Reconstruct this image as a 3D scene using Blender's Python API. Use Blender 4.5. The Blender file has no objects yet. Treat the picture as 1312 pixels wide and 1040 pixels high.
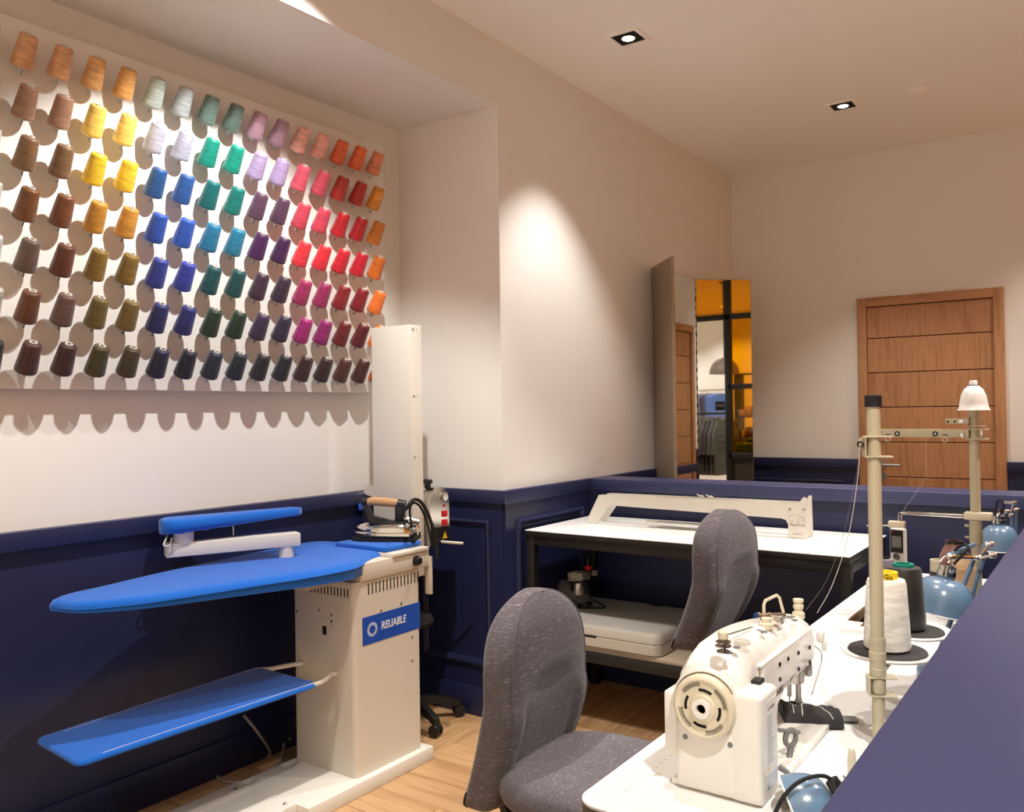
import bpy, bmesh, math, random
from mathutils import Vector, Matrix
random.seed(7)
sc = bpy.context.scene
col = sc.collection
PI = math.pi

# ------------------------------------------------------------------ camera
F_PX, CX, CY, CAM_H = 1090.0, 656.0, 520.0, 1.45
RW = ((0.81591679, 0.01542342, 0.57796358),      # world = RW @ camera axes (x right, y up, -z forward)
      (0.57796996, 0.00449199, -0.81604567),
      (-0.01518242, 0.99987096, -0.00524918))
CAM = Vector((0, 0, CAM_H))
cam_data = bpy.data.cameras.new('camera')
cam_data.sensor_width = 36.0
cam_data.lens = 36.0 * F_PX / 1312.0
cam_data.clip_start = 0.02
cam = bpy.data.objects.new('camera', cam_data)
col.objects.link(cam)
M4 = Matrix(RW).to_4x4(); M4.translation = CAM
cam.matrix_world = M4
sc.camera = cam

# ------------------------------------------------------------------ world, exposure
sc.view_settings.view_transform = 'Standard'
sc.view_settings.look = 'None'
sc.view_settings.gamma = 1.0
sc.view_settings.use_curve_mapping = False
sc.view_settings.exposure = 0.2
world = bpy.data.worlds.new('world'); sc.world = world
world.use_nodes = True
bg = world.node_tree.nodes['Background']
bg.inputs['Color'].default_value = (1.0, 0.81, 0.62, 1)
bg.inputs['Strength'].default_value = 0.95

# key metric planes of the room (metres, camera stands at x=0, y=0)
XW = -2.97      # back of the recess that holds the thread rack
XD = -2.34      # main left wall
YR = 3.222      # end of the recess
YB = 6.216      # wall with the door
YH = 4.0        # inner face of the far half wall
ZC = 3.19       # ceiling
ZS = 2.885      # underside of the recess header
ZW = 1.077      # top of the wainscot and of the half walls
XN = -0.228     # inner edge of the near half wall cap
XP = 1.16       # glazed shop partition
TZ = 0.78       # sewing table tops
DZ = 0.885      # work table top

# ------------------------------------------------------------------ helpers
def ray(u, v):
    return Matrix(RW) @ Vector(((u-CX)/F_PX, -(v-CY)/F_PX, -1.0))
def on(u, v, x=None, y=None, z=None):
    """point where the sight line of a photo pixel meets a plane of the place"""
    r = ray(u, v)
    if x is not None: t = (x-CAM.x)/r.x
    elif y is not None: t = (y-CAM.y)/r.y
    else: t = (z-CAM.z)/r.z
    return CAM + r*t
def lin(c):
    return tuple((v/255/12.92 if v/255 <= .04045 else ((v/255+.055)/1.055)**2.4) for v in c)

WM = {}
def wm(o):
    return WM.get(o.name, Matrix.Identity(4)) if o else Matrix.Identity(4)

class MB:
    def __init__(s): s.v = []; s.f = []; s.mi = []; s.cur = 0
    def add(s, vs, fs, M=None):
        b = len(s.v)
        for p in vs:
            p = Vector(p)
            s.v.append(M @ p if M else p)
        for f in fs:
            s.f.append(tuple(i+b for i in f)); s.mi.append(s.cur)
        return s
    def box(s, lo, hi, M=None):
        x0, y0, z0 = lo; x1, y1, z1 = hi
        vs = [(x0,y0,z0),(x1,y0,z0),(x1,y1,z0),(x0,y1,z0),(x0,y0,z1),(x1,y0,z1),(x1,y1,z1),(x0,y1,z1)]
        return s.add(vs, [(0,3,2,1),(4,5,6,7),(0,1,5,4),(1,2,6,5),(2,3,7,6),(3,0,4,7)], M)
    def rbox(s, lo, hi, r=.005, seg=2, M=None):
        bm = bmesh.new()
        bmesh.ops.create_cube(bm, size=1)
        c = [(a+b)/2 for a, b in zip(lo, hi)]; d = [abs(b-a) for a, b in zip(lo, hi)]
        for w in bm.verts: w.co = Vector((w.co.x*d[0]+c[0], w.co.y*d[1]+c[1], w.co.z*d[2]+c[2]))
        r = min(r, min(d)*.49)
        bmesh.ops.bevel(bm, geom=bm.edges[:], offset=r, segments=seg, profile=.5, affect='EDGES')
        bm.verts.index_update()
        s.add([w.co.copy() for w in bm.verts], [[q.index for q in f.verts] for f in bm.faces], M)
        bm.free(); return s
    def loft(s, rings, cap0=True, cap1=True, M=None, close=True):
        n = len(rings[0]); vs = [p for r in rings for p in r]; fs = []
        for k in range(len(rings)-1):
            for i in range(n if close else n-1):
                j = (i+1) % n
                fs.append((k*n+i, k*n+j, (k+1)*n+j, (k+1)*n+i))
        if cap0: fs.append(tuple(range(n-1, -1, -1)))
        if cap1: fs.append(tuple((len(rings)-1)*n+i for i in range(n)))
        return s.add(vs, fs, M)
    def lathe(s, prof, seg=24, M=None, cap0=True, cap1=True):
        rings = [[(r*math.cos(2*PI*i/seg), r*math.sin(2*PI*i/seg), z) for i in range(seg)] for r, z in prof]
        return s.loft(rings, cap0, cap1, M)
    def cyl(s, a, b, r0, r1=None, seg=16):
        a = Vector(a); b = Vector(b); r1 = r0 if r1 is None else r1
        return s.lathe([(r0, 0), (r1, (b-a).length)], seg, align(a, b))
    def tube(s, pts, r, seg=8, smooth=0):
        pts = [Vector(p) for p in pts]
        if smooth: pts = catmull(pts, smooth)
        rings = []; up = None
        for i, p in enumerate(pts):
            t = (pts[min(i+1, len(pts)-1)]-pts[max(i-1, 0)]).normalized()
            if up is None:
                up = t.orthogonal().normalized()
            else:
                up = (up - t*up.dot(t)); up = up.normalized() if up.length > 1e-6 else t.orthogonal().normalized()
            w = t.cross(up)
            rr = r[i] if isinstance(r, (list, tuple)) else r
            rings.append([p + (up*math.cos(2*PI*k/seg) + w*math.sin(2*PI*k/seg))*rr for k in range(seg)])
        return s.loft(rings)
    def prism(s, out, z0, z1, M=None):
        n = len(out)
        vs = [(p[0], p[1], z0) for p in out]+[(p[0], p[1], z1) for p in out]
        fs = [tuple(range(n-1, -1, -1)), tuple(range(n, 2*n))]+[(i, (i+1) % n, n+(i+1) % n, n+i) for i in range(n)]
        return s.add(vs, fs, M)
    def torus(s, c, R, r, M=None, seg=24, ss=8):
        rings = []
        for i in range(seg):
            a = 2*PI*i/seg
            rings.append([((R+r*math.cos(2*PI*k/ss))*math.cos(a)+c[0], (R+r*math.cos(2*PI*k/ss))*math.sin(a)+c[1], r*math.sin(2*PI*k/ss)+c[2]) for k in range(ss)])
        rings.append(rings[0])
        return s.loft(rings, False, False, M)
    def build(s, name, mat, parent=None, smooth=True, ang=35, world=True, bevel=0, subsurf=0):
        me = bpy.data.meshes.new(name)
        P = wm(parent).inverted() if (world and parent) else Matrix.Identity(4)
        me.from_pydata([P @ v for v in s.v], [], s.f)
        mats = mat if isinstance(mat, (list, tuple)) else [mat]
        for m in mats: me.materials.append(m)
        if len(mats) > 1:
            for p, i in zip(me.polygons, s.mi): p.material_index = i
        if smooth:
            me.polygons.foreach_set('use_smooth', [True]*len(me.polygons))
            me.set_sharp_from_angle(angle=math.radians(ang))
        me.update(); me.validate()
        o = bpy.data.objects.new(name, me); col.objects.link(o)
        if parent: o.parent = parent; WM[o.name] = wm(parent)
        if bevel:
            b = o.modifiers.new('bevel', 'BEVEL'); b.width = bevel; b.segments = 2; b.limit_method = 'ANGLE'; b.harden_normals = False
        if subsurf:
            b = o.modifiers.new('sub', 'SUBSURF'); b.levels = subsurf; b.render_levels = subsurf
        return o

def align(a, b):
    d = (Vector(b)-Vector(a))
    q = d.to_track_quat('Z', 'Y')
    return Matrix.Translation(a) @ q.to_matrix().to_4x4()
def catmull(p, n):
    out = []
    P = [p[0]*2-p[1]]+list(p)+[p[-1]*2-p[-2]]
    for i in range(1, len(P)-2):
        for k in range(n):
            t = k/n; a, b, c, d = P[i-1], P[i], P[i+1], P[i+2]
            out.append(.5*((2*b)+(c-a)*t+(2*a-5*b+4*c-d)*t*t+(3*b-a-3*c+d)*t**3))
    out.append(P[-2]); return out
def rrect(x0, y0, x1, y1, r, n=6):
    pts = []
    for cx, cy, a0 in ((x1-r, y0+r, -PI/2), (x1-r, y1-r, 0), (x0+r, y1-r, PI/2), (x0+r, y0+r, PI)):
        for k in range(n+1):
            a = a0+PI/2*k/n; pts.append((cx+r*math.cos(a), cy+r*math.sin(a)))
    return pts
def tag(o, label=None, cat=None, group=None, kind=None):
    if label: o['label'] = label
    if cat: o['category'] = cat
    if group: o['group'] = group
    if kind: o['kind'] = kind
    return o
def thing(name, loc, label, cat, rotz=0, group=None, kind=None):
    o = bpy.data.objects.new(name, None); col.objects.link(o)
    o.empty_display_size = .05
    o.location = loc; o.rotation_euler = (0, 0, rotz)
    WM[o.name] = Matrix.Translation(loc) @ Matrix.Rotation(rotz, 4, 'Z')
    return tag(o, label, cat, group, kind)
def copy_tree(o, parent=None):
    c = o.copy(); col.objects.link(c)
    if parent: c.parent = parent
    for ch in list(o.children): copy_tree(ch, c)
    return c
def text_part(name, txt, size, M, mat, parent, depth=.0006, shear=0, font_scale=1.0):
    cu = bpy.data.curves.new(name, 'FONT'); cu.body = txt; cu.size = size; cu.extrude = depth
    cu.align_x = 'CENTER'; cu.align_y = 'CENTER'; cu.shear = shear; cu.offset = size*.012
    cu.resolution_u = 3
    t = bpy.data.objects.new(name+'_tmp', cu); col.objects.link(t)
    dg = bpy.context.evaluated_depsgraph_get(); dg.update()
    me = bpy.data.meshes.new_from_object(t.evaluated_get(dg))
    bpy.data.objects.remove(t); bpy.data.curves.remove(cu)
    P = wm(parent).inverted()
    me.transform(P @ M)
    me.materials.clear(); me.materials.append(mat)
    me.name = name
    o = bpy.data.objects.new(name, me); col.objects.link(o); o.parent = parent
    WM[o.name] = wm(parent)
    return o
def frame(o, x, y):
    """matrix with local x along x, local y along y, at o"""
    x = Vector(x).normalized(); y = Vector(y); y = (y-x*y.dot(x)).normalized(); z = x.cross(y)
    m = Matrix((x, y, z)).transposed().to_4x4(); m.translation = Vector(o); return m

# ------------------------------------------------------------------ materials
MATS = {}
def mat(name, c, rough=.5, metal=0, spec=.5, bump=0, bscale=200, var=0, vscale=6, sheen=0, coat=0, emit=0, trans=0, alpha=1):
    m = bpy.data.materials.new(name); m.use_nodes = True
    nt = m.node_tree; p = nt.nodes['Principled BSDF']
    L = lin(c)
    p.inputs['Base Color'].default_value = (*L, 1)
    p.inputs['Roughness'].default_value = rough
    p.inputs['Metallic'].default_value = metal
    p.inputs['Specular IOR Level'].default_value = spec
    if sheen: p.inputs['Sheen Weight'].default_value = sheen
    if coat: p.inputs['Coat Weight'].default_value = coat; p.inputs['Coat Roughness'].default_value = .1
    if trans: p.inputs['Transmission Weight'].default_value = trans
    if emit:
        p.inputs['Emission Color'].default_value = (*L, 1); p.inputs['Emission Strength'].default_value = emit
    tc = nt.nodes.new('ShaderNodeTexCoord')
    if var:
        n = nt.nodes.new('ShaderNodeTexNoise'); n.inputs['Scale'].default_value = vscale; n.inputs['Detail'].default_value = 4
        nt.links.new(tc.outputs['Object'], n.inputs['Vector'])
        mx = nt.nodes.new('ShaderNodeMix'); mx.data_type = 'RGBA'
        mx.inputs[6].default_value = (*[v*(1-var) for v in L], 1); mx.inputs[7].default_value = (*[min(1, v*(1+var)) for v in L], 1)
        nt.links.new(n.outputs['Fac'], mx.inputs[0]); nt.links.new(mx.outputs[2], p.inputs['Base Color'])
    if bump:
        n = nt.nodes.new('ShaderNodeTexNoise'); n.inputs['Scale'].default_value = bscale; n.inputs['Detail'].default_value = 2
        nt.links.new(tc.outputs['Object'], n.inputs['Vector'])
        b = nt.nodes.new('ShaderNodeBump'); b.inputs['Strength'].default_value = bump; b.inputs['Distance'].default_value = .002
        nt.links.new(n.outputs['Fac'], b.inputs['Height']); nt.links.new(b.outputs['Normal'], p.inputs['Normal'])
    MATS[name] = m
    return m
def wood(name, c0, c1, axis, stretch=14, scale=3.0, rough=.45, objvar=.15, rings=3.0):
    """grain runs along the given local axis"""
    m = bpy.data.materials.new(name); m.use_nodes = True
    nt = m.node_tree; p = nt.nodes['Principled BSDF']; p.inputs['Roughness'].default_value = rough
    tc = nt.nodes.new('ShaderNodeTexCoord'); oi = nt.nodes.new('ShaderNodeObjectInfo')
    mp = nt.nodes.new('ShaderNodeMapping')
    s = [stretch]*3; s['xyz'.index(axis)] = 1
    mp.inputs['Scale'].default_value = s
    off = nt.nodes.new('ShaderNodeVectorMath'); off.operation = 'SCALE'; off.inputs[0].default_value = (37, 53, 29)
    nt.links.new(oi.outputs['Random'], off.inputs['Scale'])
    ad = nt.nodes.new('ShaderNodeVectorMath'); ad.operation = 'ADD'
    nt.links.new(tc.outputs['Object'], ad.inputs[0]); nt.links.new(off.outputs[0], ad.inputs[1])
    nt.links.new(ad.outputs[0], mp.inputs['Vector'])
    n1 = nt.nodes.new('ShaderNodeTexNoise'); n1.inputs['Scale'].default_value = scale; n1.inputs['Detail'].default_value = 6; n1.inputs['Distortion'].default_value = .6
    nt.links.new(mp.outputs[0], n1.inputs['Vector'])
    sn = nt.nodes.new('ShaderNodeMath'); sn.operation = 'MULTIPLY'; sn.inputs[1].default_value = rings*6.28
    nt.links.new(n1.outputs['Fac'], sn.inputs[0])
    s2 = nt.nodes.new('ShaderNodeMath'); s2.operation = 'SINE'; nt.links.new(sn.outputs[0], s2.inputs[0])
    s3 = nt.nodes.new('ShaderNodeMath'); s3.operation = 'MULTIPLY_ADD'; s3.inputs[1].default_value = .22; s3.inputs[2].default_value = .3
    nt.links.new(s2.outputs[0], s3.inputs[0])
    n2 = nt.nodes.new('ShaderNodeTexNoise'); n2.inputs['Scale'].default_value = scale*6; n2.inputs['Detail'].default_value = 3
    nt.links.new(mp.outputs[0], n2.inputs['Vector'])
    s4 = nt.nodes.new('ShaderNodeMath'); s4.operation = 'MULTIPLY_ADD'; s4.inputs[1].default_value = .45
    nt.links.new(n2.outputs['Fac'], s4.inputs[0]); nt.links.new(s3.outputs[0], s4.inputs[2])
    mx = nt.nodes.new('ShaderNodeMix'); mx.data_type = 'RGBA'; mx.clamp_factor = True
    mx.inputs[6].default_value = (*lin(c0), 1); mx.inputs[7].default_value = (*lin(c1), 1)
    nt.links.new(s4.outputs[0], mx.inputs[0])
    hv = nt.nodes.new('ShaderNodeHueSaturation')
    v = nt.nodes.new('ShaderNodeMath'); v.operation = 'MULTIPLY_ADD'; v.inputs[1].default_value = objvar; v.inputs[2].default_value = 1-objvar/2
    nt.links.new(oi.outputs['Random'], v.inputs[0]); nt.links.new(v.outputs[0], hv.inputs['Value'])
    nt.links.new(mx.outputs[2], hv.inputs['Color']); nt.links.new(hv.outputs[0], p.inputs['Base Color'])
    MATS[name] = m
    return m

m_wall = mat('wall_paint', (236, 232, 226), .75, bump=.04, bscale=400)
m_ceil = mat('ceiling_paint', (250, 247, 241), .85)
m_navy = mat('navy_paint', (33, 39, 76), .42, spec=.5, bump=.03, bscale=300)
m_navycap = mat('navy_satin_lit_cap', (39, 46, 90), .45, spec=.8, bump=.02, bscale=300)  # half wall caps: same navy, colour lifted for the light they catch
m_floor = wood('floor_oak', (160, 116, 76), (206, 166, 120), 'x', 12, 1.6, .42, .12, 2.2)
m_floorbase = mat('floor_joint', (120, 84, 54), .7)
m_door = wood('door_larch', (150, 100, 64), (196, 144, 100), 'z', 11, 2.6, .5, .06, 2.5)
m_steelw = mat('white_powder_coat', (226, 220, 208), .42, bump=.05, bscale=900)
m_steelg = mat('warm_grey_powder_coat', (214, 204, 188), .45, bump=.05, bscale=900)
m_blue = mat('blue_cotton_cover', (24, 102, 200), .8, spec=.15, bump=.15, bscale=900, sheen=.25)
m_bluelogo = mat('blue_badge', (32, 78, 176), .35)
m_print = mat('white_print', (236, 236, 236), .5)
m_black = mat('black_plastic', (22, 21, 21), .4)
m_rubber = mat('black_rubber', (18, 17, 17), .75)
m_slot = mat('dark_slot', (10, 9, 9), .9)
m_chrome = mat('chrome', (214, 212, 208), .12, 1)
m_steel = mat('brushed_steel', (176, 172, 166), .3, 1)
m_cork = mat('cork', (196, 150, 108), .8, var=.25, vscale=120)
m_red = mat('red_plastic', (205, 24, 30), .3)
m_yellow = mat('yellow_sign', (236, 190, 30), .5)
m_offw = mat('machine_enamel', (240, 236, 228), .28, coat=.3)
m_ivory = mat('ivory_enamel', (190, 180, 152), .35)
m_cream = mat('cream_plastic', (222, 212, 186), .35)
m_top = mat('white_laminate', (240, 238, 234), .4)
m_tedge = mat('grey_edge_band', (96, 90, 80), .5)
m_blacksteel = mat('black_steel', (34, 31, 28), .5, spec=.4)
m_shelf = wood('pale_oak_board', (186, 164, 140), (214, 194, 170), 'x', 14, 2, .5, .05)
m_ply = mat('plywood_edge', (206, 170, 120), .7, var=.2, vscale=60)
m_lampblue = mat('blue_lamp_enamel', (104, 132, 158), .25, coat=.5)
m_grey = mat('grey_plastic', (120, 118, 116), .45)
m_lgrey = mat('light_grey_plastic', (204, 198, 186), .4)
m_fabricdark = mat('black_cloth', (46, 43, 45), .9, bump=.3, bscale=500)
m_foam = mat('dark_foam', (56, 52, 50), .95, bump=.5, bscale=700, var=.4, vscale=300)
m_mirror = mat('mirror_glass', (236, 238, 236), .02, 1)
m_taupe = mat('taupe_laminate', (150, 132, 114), .5)
m_hinge = mat('hinge_steel', (120, 108, 92), .4, 1)
m_blackframe = mat('black_frame', (26, 24, 22), .5)
m_lampface = mat('lamp_lens', (255, 250, 240), .3, emit=9)
m_white = mat('white_plastic', (240, 238, 234), .35)
m_label = mat('label_paper', (232, 230, 226), .55)
m_greyprint = mat('grey_print', (150, 140, 134), .6)
m_thread_line = mat('white_thread', (225, 220, 210), .7)
m_cable = mat('grey_cable', (156, 146, 138), .5)

def glass_mat(name, c, gl=.08):
    m = bpy.data.materials.new(name); m.use_nodes = True; nt = m.node_tree
    nt.nodes.remove(nt.nodes['Principled BSDF'])
    t = nt.nodes.new('ShaderNodeBsdfTransparent'); t.inputs[0].default_value = (*c, 1)
    g = nt.nodes.new('ShaderNodeBsdfGlossy'); g.inputs['Roughness'].default_value = .03
    mx = nt.nodes.new('ShaderNodeMixShader'); mx.inputs[0].default_value = gl
    nt.links.new(t.outputs[0], mx.inputs[1]); nt.links.new(g.outputs[0], mx.inputs[2])
    nt.links.new(mx.outputs[0], nt.nodes['Material Output'].inputs[0])
    return m
m_amber = glass_mat('amber_glass', (.90, .57, .02), .05)
m_clear = glass_mat('clear_plastic', (.9, .9, .88), .15)

def thread_mat():
    m = bpy.data.materials.new('wound_thread'); m.use_nodes = True; nt = m.node_tree
    p = nt.nodes['Principled BSDF']; p.inputs['Roughness'].default_value = .42
    p.inputs['Sheen Weight'].default_value = .15
    oi = nt.nodes.new('ShaderNodeObjectInfo'); tc = nt.nodes.new('ShaderNodeTexCoord')
    mp = nt.nodes.new('ShaderNodeMapping'); mp.inputs['Scale'].default_value = (9, 9, 44)
    off = nt.nodes.new('ShaderNodeVectorMath'); off.operation = 'SCALE'; off.inputs[0].default_value = (11, 17, 13)
    nt.links.new(oi.outputs['Random'], off.inputs['Scale'])
    ad = nt.nodes.new('ShaderNodeVectorMath'); ad.operation = 'ADD'
    nt.links.new(tc.outputs['Object'], ad.inputs[0]); nt.links.new(off.outputs[0], ad.inputs[1])
    nt.links.new(ad.outputs[0], mp.inputs[0])
    n = nt.nodes.new('ShaderNodeTexNoise'); n.inputs['Scale'].default_value = 2.2; n.inputs['Detail'].default_value = 2; n.inputs['Distortion'].default_value = .5
    nt.links.new(mp.outputs[0], n.inputs['Vector'])
    v = nt.nodes.new('ShaderNodeMath'); v.operation = 'MULTIPLY_ADD'; v.inputs[1].default_value = 1.0; v.inputs[2].default_value = .46
    nt.links.new(n.outputs['Fac'], v.inputs[0])
    hs = nt.nodes.new('ShaderNodeHueSaturation'); nt.links.new(oi.outputs['Color'], hs.inputs['Color']); nt.links.new(v.outputs[0], hs.inputs['Value'])
    nt.links.new(hs.outputs[0], p.inputs['Base Color'])
    w = nt.nodes.new('ShaderNodeTexWave'); w.bands_direction = 'Z'; w.inputs['Scale'].default_value = 140; w.inputs['Distortion'].default_value = 1.5
    nt.links.new(tc.outputs['Object'], w.inputs['Vector'])
    b = nt.nodes.new('ShaderNodeBump'); b.inputs['Strength'].default_value = .12; b.inputs['Distance'].default_value = .001
    nt.links.new(w.outputs['Fac'], b.inputs['Height']); nt.links.new(b.outputs[0], p.inputs['Normal'])
    return m
m_thread = thread_mat()

def fabric_mat(name, sa, sb):
    """charcoal upholstery flecked with short pale dashes across its width"""
    m = bpy.data.materials.new(name); m.use_nodes = True; nt = m.node_tree
    p = nt.nodes['Principled BSDF']; p.inputs['Roughness'].default_value = .92; p.inputs['Sheen Weight'].default_value = .2
    p.inputs['Specular IOR Level'].default_value = .2
    tc = nt.nodes.new('ShaderNodeTexCoord')
    def streak(scale, lo, hi):
        mp = nt.nodes.new('ShaderNodeMapping'); mp.inputs['Scale'].default_value = scale
        nt.links.new(tc.outputs['Object'], mp.inputs[0])
        n = nt.nodes.new('ShaderNodeTexNoise'); n.inputs['Scale'].default_value = 1; n.inputs['Detail'].default_value = 1
        nt.links.new(mp.outputs[0], n.inputs['Vector'])
        r = nt.nodes.new('ShaderNodeMapRange'); r.inputs[1].default_value = lo; r.inputs[2].default_value = hi
        nt.links.new(n.outputs['Fac'], r.inputs[0]); return r
    a = streak(sa, .62, .72)
    c = streak(sb, .62, .72)
    mx = nt.nodes.new('ShaderNodeMix'); mx.data_type = 'RGBA'
    mx.inputs[6].default_value = (*lin((90, 83, 87)), 1); mx.inputs[7].default_value = (*lin((152, 145, 146)), 1)
    nt.links.new(a.outputs[0], mx.inputs[0])
    mx2 = nt.nodes.new('ShaderNodeMix'); mx2.data_type = 'RGBA'; mx2.inputs[7].default_value = (*lin((82, 75, 79)), 1)
    q = nt.nodes.new('ShaderNodeMapping'); q.inputs['Location'].default_value = (5, 3, 9)
    nt.links.new(c.outputs[0], mx2.inputs[0]); nt.links.new(mx.outputs[2], mx2.inputs[6])
    nt.links.new(mx2.outputs[2], p.inputs['Base Color'])
    nz = nt.nodes.new('ShaderNodeTexNoise'); nz.inputs['Scale'].default_value = 500
    nt.links.new(tc.outputs['Object'], nz.inputs['Vector'])
    b = nt.nodes.new('ShaderNodeBump'); b.inputs['Strength'].default_value = .25; b.inputs['Distance'].default_value = .001
    nt.links.new(nz.outputs['Fac'], b.inputs['Height']); nt.links.new(b.outputs[0], p.inputs['Normal'])
    return m
m_fabric = fabric_mat('flecked_upholstery', (42, 42, 760), (70, 70, 420))
m_fabric2 = fabric_mat('flecked_upholstery_seat', (560, 50, 560), (90, 90, 90))

# ------------------------------------------------------------------ ceiling downlights (fitting + its own lamp)
LX1, LX2 = on(805, 48, z=ZC), on(1080, 135, z=ZC)
def downlight(x, y, label, target=None, power=60, cone=88, group=None, blend=.6, colr=(1, .965, .91), fit=True):
    r = thing('downlight', (x, y, ZC), label, 'ceiling light', group=group)
    s = .062; d = .006
    f = MB()
    for a in ((-s-.02, -s-.02, s+.02, -s), (-s-.02, s, s+.02, s+.02), (-s-.02, -s, -s, s), (s, -s, s+.02, s)):
        f.box((x+a[0], y+a[1], ZC-d), (x+a[2], y+a[3], ZC))
    f.build('trim_ring', m_ceil, r, False)
    h = MB()
    h.box((x-s, y-s, ZC-.002), (x+s, y+s, ZC-.0005))
    h.build('housing', m_slot, r, False)
    l = MB(); l.lathe([(.026, -.004), (.03, .0)], 20, Matrix.Translation((x, y, ZC-.003)))
    l.build('lens', m_lampface, r)
    b = MB(); b.torus((x, y, ZC-.002), .034, .006); b.build('bezel', m_black, r)
    ld = bpy.data.lights.new('downlight_lamp', 'SPOT'); ld.energy = power; ld.spot_size = math.radians(cone); ld.spot_blend = blend
    ld.shadow_soft_size = .022; ld.color = colr
    lo = bpy.data.objects.new('downlight_lamp', ld); col.objects.link(lo)
    lo.parent = r; lo.location = (0, 0, -.03)
    t = Vector(target) if target else Vector((x, y, 0))
    lo.rotation_euler = (t-Vector((x, y, ZC-.03))).to_track_quat('-Z', 'Y').to_euler()
    return r
# two fittings are in view; rack row and shop carry on; unseen room grid added for bounce light
downlight(LX1.x, LX1.y, 'square black recessed downlight above the work table', (LX1.x-.05, LX1.y+.02, 0), 92, 82, colr=(1, .98, .94))
downlight(LX2.x, LX2.y, 'square black recessed downlight near the door wall', (LX2.x+.1, LX2.y+.3, 0), 54, 84)
GL = 'downlights over the rest of the workroom'
downlight(-1.80, 1.95, 'square black recessed downlight facing the thread rack', (-2.65, 1.95, 1.2), 155, 90, GL, .4, (1, .985, .955))
downlight(-1.80, .35, 'square black recessed downlight beyond the rack end', (-2.4, .35, 1.0), 72, 90, GL)
downlight(-.75, 1.75, 'added unseen fill downlight above the sewing machine', (-.75, 1.75, 0), 66, 90, GL)  # from here on, unseen spots added to raise the room's ambient bounce
downlight(-.75, 3.25, 'added unseen fill downlight above the empty sewing table', (-.8, 3.25, 0), 80, 90, GL)
downlight(.35, .6, 'added unseen fill downlight above the aisle', (.2, .6, 0), 200, 100, GL)
downlight(.45, 3.2, 'added unseen fill downlight above the aisle by the partition', (.35, 3.2, 0), 170, 100, GL)
downlight(.45, 5.4, 'added unseen fill downlight in front of the door', (.2, 5.4, 0), 90, 110, GL)

# ------------------------------------------------------------------ room shell
def struct(name, mb, m, parent=None, smooth=False, bevel=0):
    o = mb.build(name, m, parent, smooth, bevel=bevel)
    if parent is None: o['kind'] = 'structure'
    return o
XE = 7.2        # far wall of the shop behind the partition
Y0 = -1.7       # shop side behind the camera stays open
floor = struct('floor', MB().box((XW-.1, Y0, -.08), (XE+.1, YB+.1, -.012)), m_floorbase)
# herringbone oak boards
Wd, nL = .17, 5
plank_mesh = {}
def plank(x0, y0, x1, y1, vert):
    X0, X1, Yl, Yh = XW, XP-.03, .2, YB
    a0, a1, b0, b1 = max(x0, X0), min(x1, X1), max(y0, Yl), min(y1, Yh)
    if a1-a0 < .02 or b1-b0 < .02: return
    g = .0012
    lx, ly = (a1-a0)-2*g, (b1-b0)-2*g
    if vert: lx, ly = ly, lx
    key = (round(lx, 3), round(ly, 3))
    if key not in plank_mesh:
        o = MB().rbox((-lx/2, -ly/2, -.012), (lx/2, ly/2, 0), .0015, 1).build('plank', m_floor, floor, False)
        plank_mesh[key] = o.data
    else:
        o = bpy.data.objects.new('plank', plank_mesh[key]); col.objects.link(o); o.parent = floor
    o.location = ((a0+a1)/2, (b0+b1)/2, 0)
    if vert: o.rotation_euler = (0, 0, PI/2)
for i in range(-24, 12):
    for j in range(-6, 40):
        s = (i-j) % (2*nL)
        if s == 0: plank(i*Wd, j*Wd, (i+nL)*Wd, (j+1)*Wd, False)
        if s == 2*nL-1: plank(i*Wd, j*Wd, (i+1)*Wd, (j+nL)*Wd, True)
struct('floor_shop', MB().box((XP-.03, Y0, -.012), (XE, YB, 0)), wood('shop_boards', (176, 150, 120), (206, 184, 156), 'y', 10, 2))

struct('wall_left', MB().box((XW-.1, Y0, 0), (XW, YR, ZC)), m_wall)
struct('wall_recess_end', MB().box((XW-.1, YR, 0), (XD, YR+.12, ZC)), m_wall)
struct('wall_main', MB().box((XD-.12, YR+.12, 0), (XD, YB+.1, ZC)), m_wall)
struct('wall_back', MB().box((XD, YB, 0), (XE+.1, YB+.1, ZC)), m_wall)
struct('wall_header', MB().box((XW, Y0, ZS), (XD, YR, ZC)), m_wall)
struct('ceiling', MB().box((XW-.1, Y0, ZC+.003), (XE+.1, YB+.1, ZC+.1)).box((XD, Y0, ZC), (XE, YB, ZC+.003)), m_ceil)
struct('wall_shop', MB().box((XE, Y0, 0), (XE+.1, YB, ZC)), m_wall)

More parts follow.
